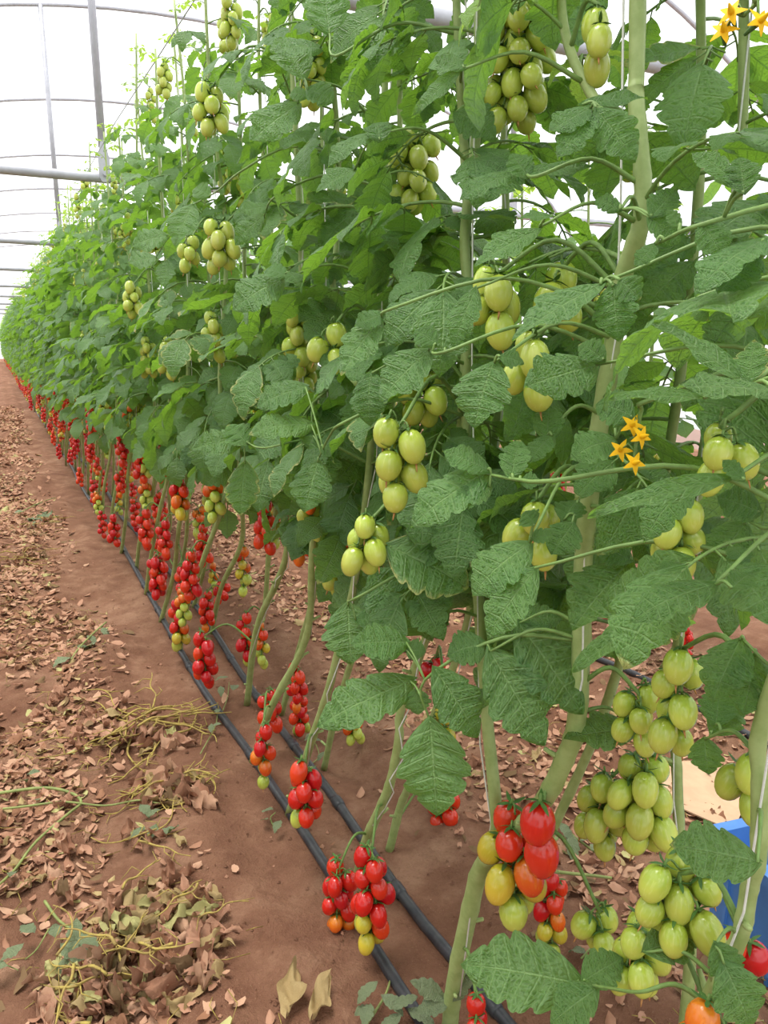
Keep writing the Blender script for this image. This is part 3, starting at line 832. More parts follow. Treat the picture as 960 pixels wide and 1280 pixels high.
def hero_truss(key, seed):
    q, yb, x, n, r, st, sp = TR[key]
    B = atx(*q, x); h, A = nearest_stem(B)
    z = proj(B)[2]; L = max(.03, (yb-q[1])/F*z/.93-r*2.2)
    R = random.Random(seed)
    mb, fr = truss_layout(Vector((0, 0, 0)), B-A, L, n, seed, r=r, spread=sp)
    o = make_obj('truss', mb.mesh('truss'), h.root, Matrix.Translation(A-h.base))
    for M, t in fr:
        if st == 'red': c = 'red'
        elif st == 'red1': c = 'red' if t < .88 else 'green'
        elif st == 'red2': c = 'red' if t < .75 else 'green'
        elif st == 'mixed2': c = 'red' if t < .66 else R.choice(('orange', 'yellow', 'green', 'red', 'orange'))
        elif st == 'mixed3':                       # ripens from the upper right down
            sc = (M.translation-(B-A)).dot(RT)*14+M.translation.z*10-(B-A).z*10+R.uniform(-.2, .2)
            c = 'red' if sc > -.25 else ('orange' if sc > -.55 else ('yellow' if sc > -.75 else 'green'))
        elif st in ('orange', 'yellow'): c = st
        else: c = ripeness(st, t, R)
        make_obj('tomato', FR_HI[c][R.randrange(3)], o, M)
for i, k in enumerate(TR): hero_truss(k, 300+i)

# ---- the single leaves that stand out: lateral plane, leaf stalk pixels, leaflets (base pixel, tip pixel, width in pixels)
HL = [
 (.44, [(526, 795), (531, 850), (537, 902)], [(538, 904, 546, 1018, 84), (513, 852, 399, 897, 66), (545, 838, 602, 921, 56), (508, 803, 444, 800, 50), (508, 812, 530, 812, 30), (520, 862, 522, 892, 34)]),
 (.43, [(450, 745), (436, 752)], [(435, 757, 438, 826, 64), (445, 775, 480, 770, 30)]),
 (.45, [(475, 700), (484, 686)], [(489, 684, 583, 727, 84), (484, 686, 455, 700, 22)]),
 (.50, [(540, 795), (528, 789)], [(526, 787, 466, 714, 80), (535, 785, 545, 760, 44)]),
 (.43, [(668, 650), (662, 678)], [(660, 681, 586, 731, 66), (664, 672, 690, 668, 22), (668, 655, 655, 640, 30)]),
 (.42, [(672, 690), (668, 710)], [(667, 714, 606, 791, 58)]),
 (.50, [(600, 800), (613, 814)], [(614, 816, 678, 926, 74), (606, 805, 560, 812, 50)]),
 (.54, [(630, 770), (648, 779)], [(650, 781, 727, 886, 78), (640, 775, 700, 770, 40)]),
 (.42, [(690, 601), (650, 600), (606, 592)], [(605, 592, 514, 646, 66), (610, 587, 557, 562, 44), (612, 609, 568, 628, 36), (639, 597, 648, 549, 38), (650, 602, 676, 598, 26)]),
 (.42, [(578, 434), (556, 440), (537, 438)], [(536, 438, 475, 493, 64), (545, 430, 520, 410, 34), (556, 440, 565, 452, 20)]),
 (.43, [(640, 440), (618, 453)], [(616, 455, 590, 528, 74), (625, 446, 655, 450, 30)]),
 (.40, [(492, 385), (476, 397)], [(474, 399, 427, 461, 46), (480, 392, 445, 405, 30)]),
 (.44, [(474, 455), (465, 466)], [(464, 467, 457, 527, 48)]),
 (.42, [(790, 345), (768, 352), (752, 354)], [(751, 356, 644, 411, 62), (767, 358, 771, 420, 54), (775, 350, 800, 372, 40)]),
 (.44, [(765, 445), (745, 456)], [(743, 457, 662, 478, 74), (755, 450, 725, 425, 34)]),
 (.395, [(985, 470), (962, 478), (940, 481)], [(932, 480, 828, 398, 52), (968, 488, 856, 478, 58), (934, 478, 943, 426, 42), (990, 480, 1030, 440, 50)], 1.4),
 (.41, [(905, 498), (880, 497)], [(874, 497, 770, 490, 36)]),
 (.43, [(985, 600), (940, 602), (914, 598)], [(913, 598, 746, 634, 42), (862, 603, 800, 664, 54), (930, 600, 905, 575, 24)]),
 (.44, [(985, 755), (925, 738), (893, 731)], [(891, 731, 791, 760, 54), (915, 735, 940, 712, 34)]),
 (.47, [(870, 745), (828, 763)], [(826, 764, 718, 828, 50), (845, 756, 800, 800, 60)]),
 (.56, [(800, 690), (786, 703)], [(785, 704, 716, 776, 84), (790, 700, 745, 680, 50)]),
 (.52, [(955, 1095), (947, 1078)], [(945, 1076, 844, 1054, 78)]),
 (.54, [(800, 1240), (760, 1235), (724, 1229)], [(722, 1229, 582, 1200, 86), (730, 1226, 776, 1196, 46), (745, 1236, 690, 1275, 50)]),
 (.55, [(800, 1205), (807, 1190)], [(807, 1188, 871, 1170, 50)]),
 (.55, [(890, 1200), (893, 1182)], [(894, 1180, 922, 1232, 44), (905, 1205, 945, 1290, 62)]),
 (.66, [(815, 905), (796, 911)], [(795, 911, 711, 917, 52), (805, 905, 770, 870, 30)]),
 (.60, [(880, 918), (881, 924)], [(881, 924, 884, 968, 40), (890, 915, 925, 880, 44), (895, 905, 900, 860, 44)]),
 (.42, [(368, 335), (353, 349)], [(351, 350, 291, 378, 58), (358, 345, 330, 330, 30), (362, 340, 375, 355, 24)]),
 (.42, [(430, 528), (412, 545), (399, 572)], [(382, 484, 320, 501, 48), (389, 531, 313, 530, 42), (397, 578, 381, 636, 50), (402, 558, 420, 565, 24), (392, 545, 385, 560, 26)]),
 (.43, [(330, 560), (306, 551)], [(303, 550, 241, 556, 40), (306, 580, 300, 641, 42), (310, 555, 285, 530, 36)]),
 (.48, [(690, 270), (674, 284)], [(672, 287, 597, 324, 44), (690, 270, 650, 270, 22)]),
 (.50, [(690, 225), (672, 220), (656, 217)], [(655, 217, 741, 204, 32), (643, 217, 576, 238, 46), (660, 222, 640, 190, 34)]),
 (.52, [(765, 150), (745, 135)], [(728, 131, 806, 117, 36), (747, 138, 793, 196, 54), (738, 135, 690, 160, 40), (742, 140, 700, 192, 42)]),
 (.52, [(810, 300), (790, 275), (775, 262)], [(815, 270, 845, 235, 40), (775, 262, 745, 245, 26), (812, 272, 850, 300, 36)]),
 (.44, [(985, 262), (930, 262), (880, 280), (820, 305)], [(820, 305, 795, 330, 24), (878, 280, 905, 320, 40), (930, 240, 925, 195, 42), (925, 232, 870, 185, 36), (850, 285, 835, 262, 18)]),
 (.46, [(990, 300), (950, 320)], [(955, 300, 870, 340, 66), (945, 320, 900, 360, 60)]),
 (.46, [(385, 130), (384, 110), (380, 98)], [(378, 97, 351, 42, 50), (385, 112, 416, 122, 46), (372, 130, 315, 171, 50), (384, 120, 362, 112, 24)]),
 (.48, [(420, 70), (412, 42)], [(411, 38, 405, -20, 56), (400, 60, 345, 55, 44)]),
 (.45, [(485, 180), (467, 168)], [(465, 167, 407, 192, 34), (443, 213, 396, 234, 38), (475, 175, 470, 145, 34)]),
 (.46, [(590, 80), (574, 88)], [(573, 90, 517, 138, 28), (580, 85, 545, 70, 26)]),
 (.55, [(560, 150), (570, 140)], [(570, 140, 620, 160, 52)]),
 (.47, [(300, 215), (270, 240), (240, 256)], [(240, 256, 218, 302, 40), (262, 245, 240, 230, 26)]),
 (.45, [(215, 290), (208, 294)], [(208, 295, 165, 302, 34), (195, 322, 162, 326, 36)]),
 (.47, [(345, 245), (330, 270)], [(330, 270, 290, 300, 30), (336, 258, 300, 262, 26)]),
 (.46, [(600, 350), (596, 360)], [(594, 362, 566, 425, 36)]),
 (.50, [(690, 535), (684, 545)], [(684, 548, 686, 505, 38), (690, 545, 660, 570, 34)]),
 (.52, [(800, 540), (770, 548)], [(768, 550, 716, 560, 60), (790, 520, 750, 500, 60)]),
 (.50, [(700, 640), (715, 655)], [(716, 655, 690, 690, 50), (705, 650, 720, 620, 40)]),
 (.56, [(960, 660), (935, 650)], [(930, 655, 890, 710, 60), (950, 640, 900, 620, 50)]),
 (.60, [(960, 830), (930, 800)], [(925, 800, 890, 870, 60), (945, 820, 930, 890, 56)]),
]
rl = random.Random(21)
def hero_leaf(spec, hmat=None):
    x, rach, lf = spec[:3]; upw = spec[3] if len(spec) > 3 else .8
    P = [atx(a, b, x+.02*i/len(rach)) for i, (a, b) in enumerate(rach)]
    h, A = nearest_stem(P[0], dz=(-.12, .22))
    if (P[0]-A).length > .55: pass
    while len(P) > 1 and (P[1]-A).length < (P[0]-A).length+.01: P.pop(0)
    full = catmull([A, A.lerp(P[0], .5)+Vector((0, 0, .01+.10*(A-P[0]).length))]+P, 5)
    b = MB(); tube(b, [p-A for p in full], lerp_r(.0029, .0014, len(full)), MAT['petiole'], 6)
    o = None; items = []
    for bx, by, tx, ty, w in lf:
        B0 = atx(bx, by, x+.01); z = proj(B0)[2]; ln = math.hypot(tx-bx, ty-by)/F*z
        d = ray(tx, ty); T0 = CAM+d*(z-ln*rl.uniform(.1, .45)*(1 if ty > by-15 else -.6))
        Y = T0-B0; view = (B0-CAM).normalized()
        nrm = -view*.75+Vector((-.15+rl.uniform(-.25, .25), rl.uniform(-.25, .25), upw))
        sy = Y.length*1.06; sx = w/F*z/.66
        q = min(full, key=lambda p: (p-B0).length)
        if (q-B0).length > .004: tube(b, catmull([q-A, (q+B0)*.5-A+Vector((0, 0, .004)), B0-A], 3), .0015, MAT['petiole'], 5)
        me = rl.choice(NARROW if w/max(1, math.hypot(tx-bx, ty-by)) < .46 else FLATL)
        items.append((me, frame_mat(B0-A, Y, nrm, sx, sy, (sx+sy)/2)))
    o = make_obj('leaf', b.mesh('leaf_axis'), h.root, Matrix.Translation(A-h.base))
    for me, M in items: make_obj('leaflet', me, o, M)
for s in HL: hero_leaf(s)
# flowers
def flower_truss(x, rach, fl):
    P = [atx(a, b, x) for a, b in rach]; h, A = nearest_stem(P[0], dz=(-.1, .2))
    full = catmull([A, A.lerp(P[0], .5)+Vector((0, 0, .03))]+P, 5); b = MB()
    tube(b, [p-A for p in full], lerp_r(.0028, .0012, len(full)), MAT['truss'], 5)
    it = []
    for a, c, ux, uz in fl:
        p = atx(a, c, x-.005); q = min(full, key=lambda t: (t-p).length); it.append(p)
        tube(b, [q-A, (p-A)*.5+(q-A)*.5+Vector((0, 0, .006)), p-A], .0011, MAT['truss'], 4)
    o = make_obj('flower_truss', b.mesh('flower_truss'), h.root, Matrix.Translation(A-h.base))
    for p, (a, c, ux, uz) in zip(it, fl):
        n = -(p-CAM).normalized()*.7+RT*ux+Vector((0, 0, uz)); y = Vector((.3, .2, .9))
        make_obj('flower', FLOWER, o, frame_mat(p-A, y, n))
flower_truss(.44, [(812, 500), (802, 512), (796, 545), (794, 570)], [(790, 532, .2, .5), (800, 546, .5, .2), (776, 563, -.1, .1), (792, 579, .1, -.9)])
flower_truss(.46, [(960, -10), (945, 5), (930, 20)], [(915, 18, -.2, .2), (905, 40, -.1, -.6), (948, 28, .2, -.5)])

# unseen row left of the path, added to block side light
for k in range(44):
    y = -2.4+.42*k; R = random.Random(5000+k)
    pts = proc_stem(-1.5+R.uniform(-.08, .08), y, R.uniform(2.0, 2.4), R, .4)
    build_plant(pts, 'unseen tomato plant of the row added across the path to block side light', 3, R, group='unseen tomato plants added to block side light', reds=2, greens=2, far_foliage=FAR_FOL[R.randrange(5)])
for k in range(46):  # next row behind
    y = -.6+.42*k+(.0 if k < 20 else .3*(k-20)); R = random.Random(4000+k)
    lod = 2 if y < 6 else 3
    pts = proc_stem(2.12+R.uniform(-.1, .1), y, R.uniform(1.7, 2.15), R, .3)
    build_plant(pts, 'tomato plant of the next row, seen through gaps in the near foliage', lod, R, group='tomato plants of the next row', reds=2, greens=3,
                far_foliage=FAR_FOL[R.randrange(5)] if lod == 3 else None, dens=1.5)
# support wire over the row
for x, lab in ((.62, 'thin support wire carrying the twines above the tomato row'),):
    b = MB(); tube(b, [(x+.02*math.sin(y), y, 2.2-.01*math.sin(y*1.0)) for y in np.arange(-2, 50, 1.0)], .0022, MAT['pipe'], 5)
    tag(make_obj('support_wire', b.mesh('support_wire')), lab, 'wire')
# ---- litter, pulled vines, shoots, crate
def wrinkled_leaf(seed, mat, nu=10, nv=6, amp=.20, W=.42):
    r = random.Random(seed); b = MB(); V = []; UV = []; Fc = []
    p = [r.uniform(0, 6.28) for _ in range(4)]; curl = r.choice((-1, 1))*r.uniform(.4, 1.5)
    for i in range(nu+1):
        u = i/nu; hw = .5*W*max(.02, math.sin(math.pi*min(.99, u**.75)))**.7
        for j in range(nv+1):
            t = -1+2*j/nv
            x = t*hw*(1+.25*math.sin(9*u+p[0]+t)+r.uniform(-.03, .03)*abs(t)); y = u-.5+.06*math.sin(5*t+p[1])+.09*math.sin(3*u+p[3])*t
            z = amp*(.6*math.sin(5*u+p[2])*t+.5*math.sin(8*u+3*t+p[3])+curl*t*t*.8+.4*math.sin(15*u+4*t+p[1]))+r.uniform(-.012, .012)
            V.append((x, y, z)); UV.append((u, j/nv))
    for i in range(nu):
        for j in range(nv):
            a = i*(nv+1)+j; Fc.append((a, a+1, a+nv+2, a+nv+1))
    b.add(V, Fc, mat, UV); return b
DRY_MB = [wrinkled_leaf(500+i, DRY[[0, 1, 2, 3, 4, 1, 2, 0, 5, 4][i]]) for i in range(10)]
DRY_ME = [m.mesh('dry_leaf') for m in DRY_MB]
PALE = [wrinkled_leaf(540+i, DRY[6 if i % 2 else 4], 16, 8, .13, .5).mesh('dry_leaf') for i in range(4)]
def litter_density(x, y):
    n = math.sin(x*7+1.3*math.sin(y*2.1))+math.sin(y*3.7+2*x)+.6*math.sin(11*x-5*y)
    if x < .34:
        edge = .20+.07*math.sin(y*2.4+.5)+.04*math.sin(y*6.1)
        d = 1.0 if x < edge-.06 else (.5 if x < edge+.03 else .06)
        return d*(.12 if n < -1.15 else 1)
    if x < .82: return .015
    if x < 2.6: return (.75 if x > 1.02 else .2)*(1 if n > -.9 else .3)
    return .2
rg = random.Random(8); rn = np.random.RandomState(8)
TPL = []                                       # ragged curled scraps, 4 x 4 points each
for k in range(16):
    r = random.Random(820+k); c1, c2, tw_ = r.uniform(-1, 1), r.uniform(-.5, .9), r.uniform(-.8, .8); asp = r.uniform(.3, .75); T = []
    for i in range(4):
        u = i/3*2-1
        for j in range(4):
            t = j/3*2-1; w = asp*(1-.75*abs(u)**2.2)*r.uniform(.7, 1.15)
            T.append((t*w+.2*u*u*c2, u*r.uniform(.85, 1.1), .45*(c1*t*t*asp+c2*u*u*.6+tw_*u*t*asp)+r.uniform(-.10, .10)))
    TPL.append(T)
TPL = np.array(TPL)
pos = []
while len(pos) < 42000:
    w = rg.random()
    if w < .64: x = rg.uniform(-1.2, .36); y = .5+16*rg.random()**1.9
    elif w < .67: x = rg.uniform(.3, .9); y = .5+8*rg.random()**1.6
    else: x = rg.uniform(.9, 2.4); y = .1+6*rg.random()**1.5
    if rg.random() <= litter_density(x, y): pos.append((x, y))
pos = np.array(pos); NP = len(pos)
sz = rn.uniform(.0055, .017, NP)*(1+np.minimum(2.0, pos[:, 1]*.12))*np.where(rn.rand(NP) < .08, 1.6, 1)
an = rn.uniform(0, 6.283, NP); tx, ty = rn.uniform(-.55, .55, NP), rn.uniform(-.45, .45, NP)
T = TPL[rn.randint(0, 16, NP)]*sz[:, None, None]
X, Y, Z = T[..., 0], T[..., 1], T[..., 2]
Y, Z = Y*np.cos(tx)[:, None]-Z*np.sin(tx)[:, None], Y*np.sin(tx)[:, None]+Z*np.cos(tx)[:, None]
X, Z = X*np.cos(ty)[:, None]+Z*np.sin(ty)[:, None], -X*np.sin(ty)[:, None]+Z*np.cos(ty)[:, None]
X, Y = X*np.cos(an)[:, None]-Y*np.sin(an)[:, None], X*np.sin(an)[:, None]+Y*np.cos(an)[:, None]
X = X+pos[:, :1]; Y = Y+pos[:, 1:]; Z = Z+(gz(pos[:, 0], pos[:, 1])+rn.uniform(.002, .013, NP))[:, None]
co = np.stack([X, Y, Z], -1).reshape(-1, 3)
qd = np.array([(i*4+j, i*4+j+1, i*4+j+5, i*4+j+4) for i in range(3) for j in range(3)])
fq = (qd[None]+(np.arange(NP)*16)[:, None, None]).reshape(-1, 4)
me = bpy.data.meshes.new('dry_leaf_litter')
me.vertices.add(len(co)); me.vertices.foreach_set('co', co.astype(np.float32).ravel())
me.loops.add(fq.size); me.loops.foreach_set('vertex_index', fq.astype(np.int32).ravel())
me.polygons.add(len(fq)); me.polygons.foreach_set('loop_start', (np.arange(len(fq))*4).astype(np.int32))
me.polygons.foreach_set('material_index', np.repeat(rn.choice(7, NP, p=[.27, .23, .18, .15, .06, .09, .02]), 9).astype(np.int32))
me.polygons.foreach_set('use_smooth', np.ones(len(fq), bool))
for m in DRY: me.materials.append(m)
me.update(calc_edges=True)
o = make_obj('dry_leaf_litter', me); o['kind'] = 'stuff'
o['label'] = 'dry tan leaf litter covering the path and the ground between the rows'
mb = MB()                                     # chaff and thin dead stalks
for k in range(1500):
    x = rg.uniform(-.3, .36) if k % 3 else rg.uniform(.9, 1.9); y = .7+6*rg.random()**1.7
    if rg.random() > litter_density(x, y)+.1: continue
    a = rg.uniform(0, 6.28); l = rg.uniform(.02, .09); z = g1(x, y)+rg.uniform(.004, .016)
    tube(mb, [(x, y, z), (x+math.cos(a)*l*.5, y+math.sin(a)*l*.5, z+rg.uniform(0, .01)), (x+math.cos(a+.4)*l, y+math.sin(a+.4)*l, z)], .0011, MAT['drystem'], 3)
o = make_obj('straw_debris', mb.mesh('straw_debris')); o['kind'] = 'stuff'; o['label'] = 'thin dead stalks scattered through the leaf litter'
mb = MB()                                     # soil crumbs on the bare bed
for k in range(900):
    x = rg.uniform(.2, 1.1); y = .9+4*rg.random()**1.5; s = rg.uniform(.0015, .006)*(1.4 if rg.random() < .1 else 1); z = g1(x, y)+s*.4
    q = [Vector((rg.uniform(.7, 1.2)*s*a, rg.uniform(.7, 1.2)*s*b, rg.uniform(.7, 1.2)*s*c)) for a, b, c in ((1, 0, 0), (0, 1, 0), (-1, 0, 0), (0, -1, 0), (0, 0, 1))]
    mb.add([Vector((x, y, z))+p for p in q], [(0, 1, 4), (1, 2, 4), (2, 3, 4), (3, 0, 4)], MAT['soil'] if k % 5 else DRY[0])
o = make_obj('soil_crumb_debris', mb.mesh('soil_crumb_debris', False)); o['kind'] = 'stuff'; o['label'] = 'small crumbs of soil on the bare planting bed'
k = 0
while k < 190:
    if k < 130: x = rg.uniform(-.16, .30); y = 1.0+2.6*rg.random()**1.4
    else: x = rg.uniform(1.0, 1.75); y = .6+2.2*rg.random()
    if rg.random() > litter_density(x, y): continue
    s = rg.uniform(.035, .065)
    M = Matrix.Translation((x, y, g1(x, y)+.012+s*.08)) @ Matrix.Rotation(rg.uniform(0, 6.28), 4, 'Z') @ Matrix.Rotation(rg.uniform(-.3, .3), 4, 'X') @ Matrix.Scale(s, 4)
    tag(make_obj('dry_leaf', rg.choice(DRY_ME), None, M), 'dry crumpled tan leaf lying in the litter ' + ('of the path' if k < 130 else 'behind the near row'), 'dry leaf', 'dry leaves on the path' if k < 130 else 'dry leaves behind the near row')
    k += 1
def ground_leaf(bx, by, tx, ty, w, me, label, lift=.012):
    B = atz(bx, by, lift); T = atz(tx, ty, lift+.01); c = (B+T)/2; c.z = g1(c.x, c.y)+lift+.006
    L = (T-B).length; tag(make_obj('dry_leaf', me, None, frame_mat(c, T-B, (0, 0, 1), L*w, L, L)), label, 'dry leaf')
ground_leaf(360, 1276, 371, 1216, 1.0, PALE[0], 'pale straw dry leaf standing alone on bare soil, left of its darker twin')
ground_leaf(390, 1284, 414, 1230, .9, PALE[2], 'greyer dry leaf on bare soil, beside the pale straw one')
ground_leaf(206, 910, 218, 895, 1.2, PALE[1], 'small pale dry leaf at the edge of the yellow pulled vine')
ground_leaf(445, 860, 480, 862, .8, DRY_ME[2], 'flat pinkish dry leaf behind the second drip pipe', .02)

def pulled_vine(cx, cy, rad, n_st, n_lf, seed, label, hgt=.07, long_=.16, leafmats=None, msz=(.05, .10), thick=1.0):
    R = random.Random(seed); c = atz(cx, cy); base = Vector((c.x, c.y, g1(c.x, c.y)))
    root = empty('pulled_tomato_vine', base, label, 'withered vine')
    for i in range(n_st):
        a = R.uniform(0, 6.28); r0 = rad*R.random()**.7*.8; p = Vector((math.cos(a)*r0, math.sin(a)*r0*1.2, R.uniform(.015, hgt)))
        d = R.uniform(0, 6.28); P = [p]
        for s in range(5):
            d += R.uniform(-.55, .55); q = P[-1]+Vector((math.cos(d), math.sin(d), R.uniform(-.35, .3)))*(long_/5)
            gg = g1(base.x+q.x, base.y+q.y)-base.z; q.z = min(max(q.z, gg+.006), hgt*1.3); P.append(q)
        b = MB(); C = catmull(P, 3); tube(b, C, lerp_r(R.uniform(.0022, .0036)*thick, .0012*thick, len(C)), MAT['drystem'], 5)
        for f in (4, 8, 11):                   # side twigs
            e = R.uniform(0, 6.28); tube(b, [C[f], C[f]+Vector((math.cos(e)*.022*thick, math.sin(e)*.022*thick, R.uniform(-.004, .014))), C[f]+Vector((math.cos(e+.6)*.044*thick, math.sin(e+.6)*.044*thick, R.uniform(-.016, .012)))], [.0017*thick, .0013*thick, .0009], MAT['drystem'], 4)
        make_obj('stem', b.mesh('stem'), root)
    for i in range(n_lf):
        a = R.uniform(0, 6.28); r0 = rad*R.random()**.55; s = R.uniform(*msz)
        x, y = math.cos(a)*r0, math.sin(a)*r0*1.25; z = g1(base.x+x, base.y+y)-base.z+.012+R.random()*hgt*.7*(1-r0/rad)
        M = Matrix.Translation((x, y, z)) @ Matrix.Rotation(R.uniform(0, 6.28), 4, 'Z') @ Matrix.Rotation(R.uniform(-.6, .6), 4, 'X') @ Matrix.Rotation(R.uniform(-.5, .5), 4, 'Y') @ Matrix.Diagonal((s*R.uniform(.7, 1.2), s, s, 1))
        make_obj('dry_leaf', R.choice(leafmats or DRY_ME), root, M)
DULL_ME = [wrinkled_leaf(600+i, MAT['leaf_dull'], 8, 4, .12, .6).mesh('dry_leaf') for i in range(3)]
pulled_vine(190, 905, .13, 18, 24, 31, 'tangle of bare yellowed tomato stems pulled out beside the path', long_=.26, hgt=.08, thick=1.4)
pulled_vine(205, 985, .09, 18, 26, 32, 'small clump of yellowed stems and brown leaves below the yellow tangle', long_=.13, hgt=.06)
pulled_vine(250, 1000, .07, 4, 9, 36, 'curled brown dead leaves trailing to the bare soil edge', long_=.12, hgt=.04)
pulled_vine(195, 1185, .15, 9, 90, 33, 'large heaped withered vine with olive and brown leaves near the bottom edge', hgt=.085, long_=.12, leafmats=DRY_ME+DRY_ME[:4]+PALE+DRY_ME[9:]*2, msz=(.04, .10))
pulled_vine(110, 1240, .10, 8, 30, 34, 'limp withered leaves with long pale blades, lowest on the path', leafmats=PALE+DRY_ME, msz=(.04, .10))
pulled_vine(190, 1060, .05, 3, 5, 35, 'thin twig with two dull leaves on the bare soil patch', leafmats=DULL_ME+DRY_ME[:2], msz=(.03, .05), hgt=.03)
pulled_vine(20, 700, .16, 8, 14, 37, 'withered vine lying far up the path beside the frame edge', msz=(.05, .09))
pulled_vine(60, 655, .14, 6, 12, 38, 'grey-green withered vine far up the path past the pale ruts', leafmats=DULL_ME+DRY_ME[:3], msz=(.06, .1))

def cut_shoot(px, label, leaves=(), r=.0045, z=.022, mat='cutstem'):
    P = [atz(a, b, z) for a, b in px]
    for p in P: p.z = g1(p.x, p.y)+z
    base = Vector((P[0].x, P[0].y, g1(P[0].x, P[0].y))); root = empty('cut_shoot', base, label, 'cut shoot')
    C = catmull(P, 5); b = MB(); tube(b, [p-base for p in C], lerp_r(r, r*.7, len(C)), MAT[mat], 7); make_obj('stem', b.mesh('stem'), root)
    R = random.Random(int(px[0][0]*7+px[0][1]))
    for a, c, s, hgt in leaves:
        p = atz(a, c, z+hgt); q = min(C, key=lambda t: (t-p).length); an = R.uniform(0, 6.28)
        M = Matrix.Translation(p-base) @ Matrix.Rotation(an, 4, 'Z') @ Matrix.Rotation(R.uniform(-.5, .3), 4, 'X') @ Matrix.Scale(s, 4)
        make_obj('leaf', DULLF[R.randrange(3)], root, M)
DULLF = [leaflet(12, 6, 700+i, W=.6, mat='leaf_dull').mesh('leaf') for i in range(3)]
cut_shoot([(-30, 990), (0, 988), (55, 986), (88, 990), (101, 999), (85, 1016), (45, 1050), (18, 1080), (-5, 1106)], 'bent long green cut stem, folded back on itself at the path edge', [(50, 965, .04, .02), (45, 1000, .03, .01), (12, 1095, .04, 0), (30, 975, .03, .02)])
cut_shoot([(-30, 1012), (30, 1009), (80, 1004), (130, 1000), (172, 999), (200, 1003)], 'straight thin green cut stem crossing under the bent one', [(176, 1006, .05, .01), (186, 1020, .04, .0), (180, 1034, .05, .0), (196, 1030, .05, .0), (190, 1046, .05, 0)], r=.0032)
cut_shoot([(55, 1118), (72, 1140), (92, 1158), (100, 1165)], 'short green cut shoot with blackish wilted leaves', [(95, 1150, .06, .01), (78, 1180, .07, .01), (100, 1170, .06, .02), (68, 1170, .05, .01), (84, 1195, .05, 0)], r=.0035)
cut_shoot([(132, 770), (118, 795), (100, 815), (90, 832)], 'fresh green cut shoot higher up the path on pink litter', [(110, 795, .07, .02), (98, 808, .08, .01), (118, 806, .07, .02), (88, 822, .08, .01), (105, 825, .07, .01), (128, 785, .06, .01), (95, 795, .06, .02)], r=.004)
cut_shoot([(20, 640), (50, 632), (70, 625)], 'green leafy cut shoot far up the path', [(30, 640, .09, .01), (45, 630, .09, .02), (60, 632, .09, .01), (52, 640, .08, .01)], r=.004)
cut_shoot([(0, 1196), (10, 1200), (22, 1205)], 'grey-green leaf bit with stalk near the lower path edge', [(8, 1208, .05, .01)], r=.0015)
cut_shoot([(60, 1150), (45, 1175), (30, 1190)], 'trailing thin shoot with two grey-green leaflets', [(42, 1165, .05, .012), (28, 1180, .05, .012)], r=.0018)
cut_shoot([(455, 1290), (470, 1262), (482, 1240), (488, 1222)], 'small green weed beside the drip pipe at the bottom edge', [(470, 1228, .05, .05), (478, 1244, .05, .04), (490, 1258, .05, .03), (462, 1256, .045, .03), (500, 1268, .05, .02), (512, 1262, .05, .02), (445, 1268, .045, .02)], r=.003, z=.012)
cut_shoot([(278, 880), (284, 862), (286, 845)], 'pale mottled leaf sprout by the path-side drip pipe', [(284, 846, .05, .05), (292, 862, .055, .03), (276, 858, .045, .03)], r=.002, z=.01)
cut_shoot([(345, 1035), (338, 1020), (344, 1012)], 'shrivelled pale sprout at the foot of the plant with the tight red truss', [(340, 1012, .045, .03), (350, 1026, .04, .02), (332, 1024, .035, .02)], r=.002, z=.01)
cut_shoot([(250, 935), (268, 900), (272, 880)], 'thin green sprout beside the drip pipe under the red truss', [(270, 890, .04, .02), (276, 905, .045, .01), (264, 905, .035, .01)], r=.002, z=.01)
cut_shoot([(380, 955), (398, 930), (392, 905)], 'dried pale sprout between the two drip pipes', [(400, 925, .04, .02), (392, 915, .04, .03), (405, 940, .035, .01)], r=.002, z=.01)
cut_shoot([(655, 1078), (690, 1088), (740, 1096), (765, 1100)], 'yellow-green cut stalk on the ground behind the red truss', [], r=.0045)
cut_shoot([(690, 1020), (720, 1040), (745, 1060)], 'leafy green cut shoot on the ground behind the red truss', [(700, 1030, .06, .02), (715, 1045, .06, .02), (728, 1050, .06, .01), (690, 1048, .06, .01), (740, 1062, .05, .01)], r=.004)
cut_shoot([(726, 1205), (738, 1195), (752, 1190)], 'grey-green seedling on bare soil behind the big lower leaf', [(730, 1190, .05, .03), (742, 1186, .055, .03), (735, 1202, .05, .02), (750, 1196, .045, .02)], r=.002, z=.012)
# withered lowest leaf of the forked plant
P = [atx(562, 1260, .61), atx(548, 1235, .60)]
for (bx, by, tx, ty, w) in ((556, 1246, 515, 1225, 26), (560, 1252, 520, 1262, 26), (568, 1250, 590, 1215, 20)):
    B = atx(bx, by, .60); z = proj(B)[2]; T = CAM+ray(tx, ty)*(z-.02); Y = T-B
    make_obj('withered_leaf', DULLF[0], P1.root, frame_mat(B-P1.base, Y, -(B-CAM).normalized()+Vector((0, 0, .6)), w/F*z/.6, Y.length, Y.length))

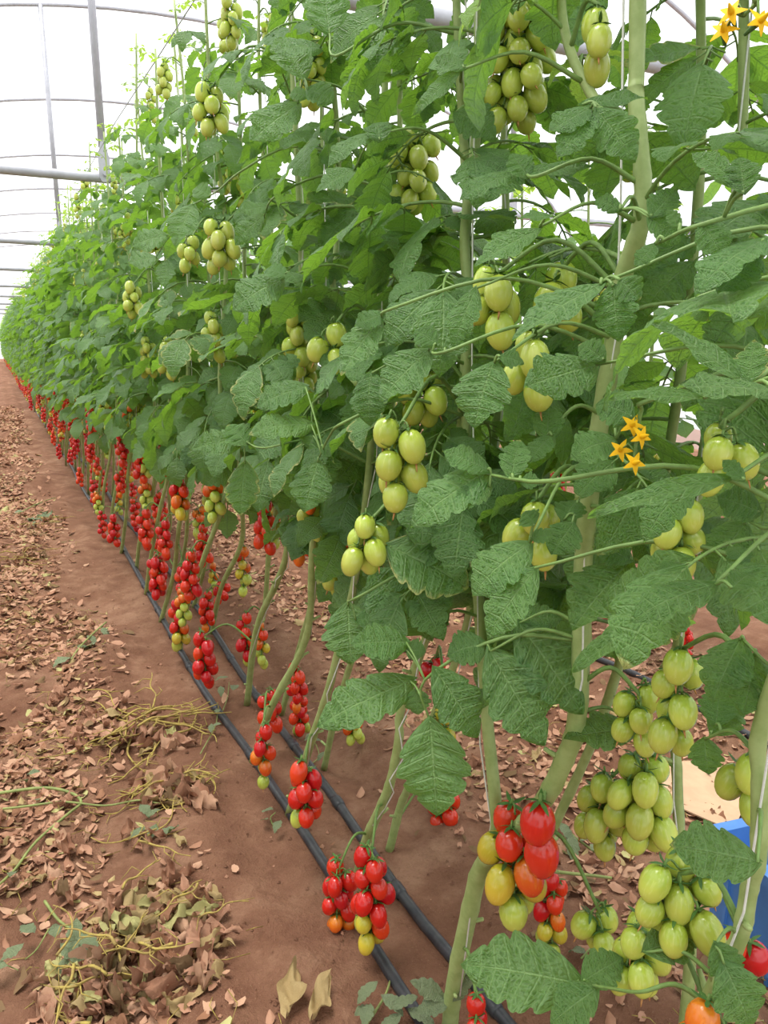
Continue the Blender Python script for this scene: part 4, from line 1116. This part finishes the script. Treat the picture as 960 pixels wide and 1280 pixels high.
# blue crate behind the near plants, a cardboard sheet leaning on it
c0 = Vector((1.22, .92, 0)); cz = g1(c0.x+.2, c0.y)
e = empty('plastic_crate', (c0.x, c0.y, cz), 'blue plastic picking crate on the ground behind the nearest plants', 'crate'); e.rotation_euler = (0, 0, math.radians(-10))
W_, D_, H_, T_ = .58, .38, .24, .012
def box(b, x0, y0, z0, x1, y1, z1, mat):
    V = [(x, y, z) for z in (z0, z1) for y in (y0, y1) for x in (x0, x1)]
    b.add(V, [(0, 2, 3, 1), (4, 5, 7, 6), (0, 1, 5, 4), (2, 6, 7, 3), (0, 4, 6, 2), (1, 3, 7, 5)], MAT[mat])
def part(name, args, mat):
    b = MB(); box(b, *args, mat); return make_obj(name, b.mesh(name, False), e)
Y0 = -D_
part('base', (0, Y0, .005, W_, 0, .015), 'blue')
part('side_panel', (0, Y0, .0, T_, 0, H_), 'blue'); part('side_panel', (W_-T_, Y0, 0, W_, 0, H_), 'blue')
part('end_panel', (T_, Y0, 0, W_-T_, Y0+T_, H_), 'blue'); part('end_panel', (T_, -T_, 0, W_-T_, 0, H_), 'blue')
b = MB()
for a in ((-.014, Y0-.014, H_-.022, W_+.014, Y0, H_), (-.014, 0, H_-.022, W_+.014, .014, H_), (-.014, Y0, H_-.022, 0, 0, H_), (W_, Y0, H_-.022, W_+.014, 0, H_)): box(b, *a, 'blue')
make_obj('rim', b.mesh('rim', False), e)
for i in range(6):
    b = MB(); box(b, -.007, Y0+.03+i*.06, 0, 0, Y0+.038+i*.06, H_-.022, 'blue'); make_obj('rib', b.mesh('rib', False), e)
for i in range(8):
    b = MB(); box(b, .03+i*.07, Y0-.007, 0, .038+i*.07, Y0, H_-.022, 'blue'); make_obj('rib', b.mesh('rib', False), e)
b = MB(); V = [(-.16, -.11, 0), (.16, -.11, 0), (.16, .11, 0), (-.16, .11, 0)]
b.add([(x, y, z) for z in (0, .004) for x, y, _ in V], [(3, 2, 1, 0), (4, 5, 6, 7), (0, 1, 5, 4), (1, 2, 6, 5), (2, 3, 7, 6), (3, 0, 4, 7)], MAT['card'])
o = tag(make_obj('cardboard_sheet', b.mesh('cardboard_sheet', False)), 'flat tan cardboard sheet lying on the ground behind the blue crate', 'cardboard')
q = atz(880, 975); o.location = (q.x, q.y, g1(q.x, q.y)+.03); o.rotation_euler = (.12, .05, .5)
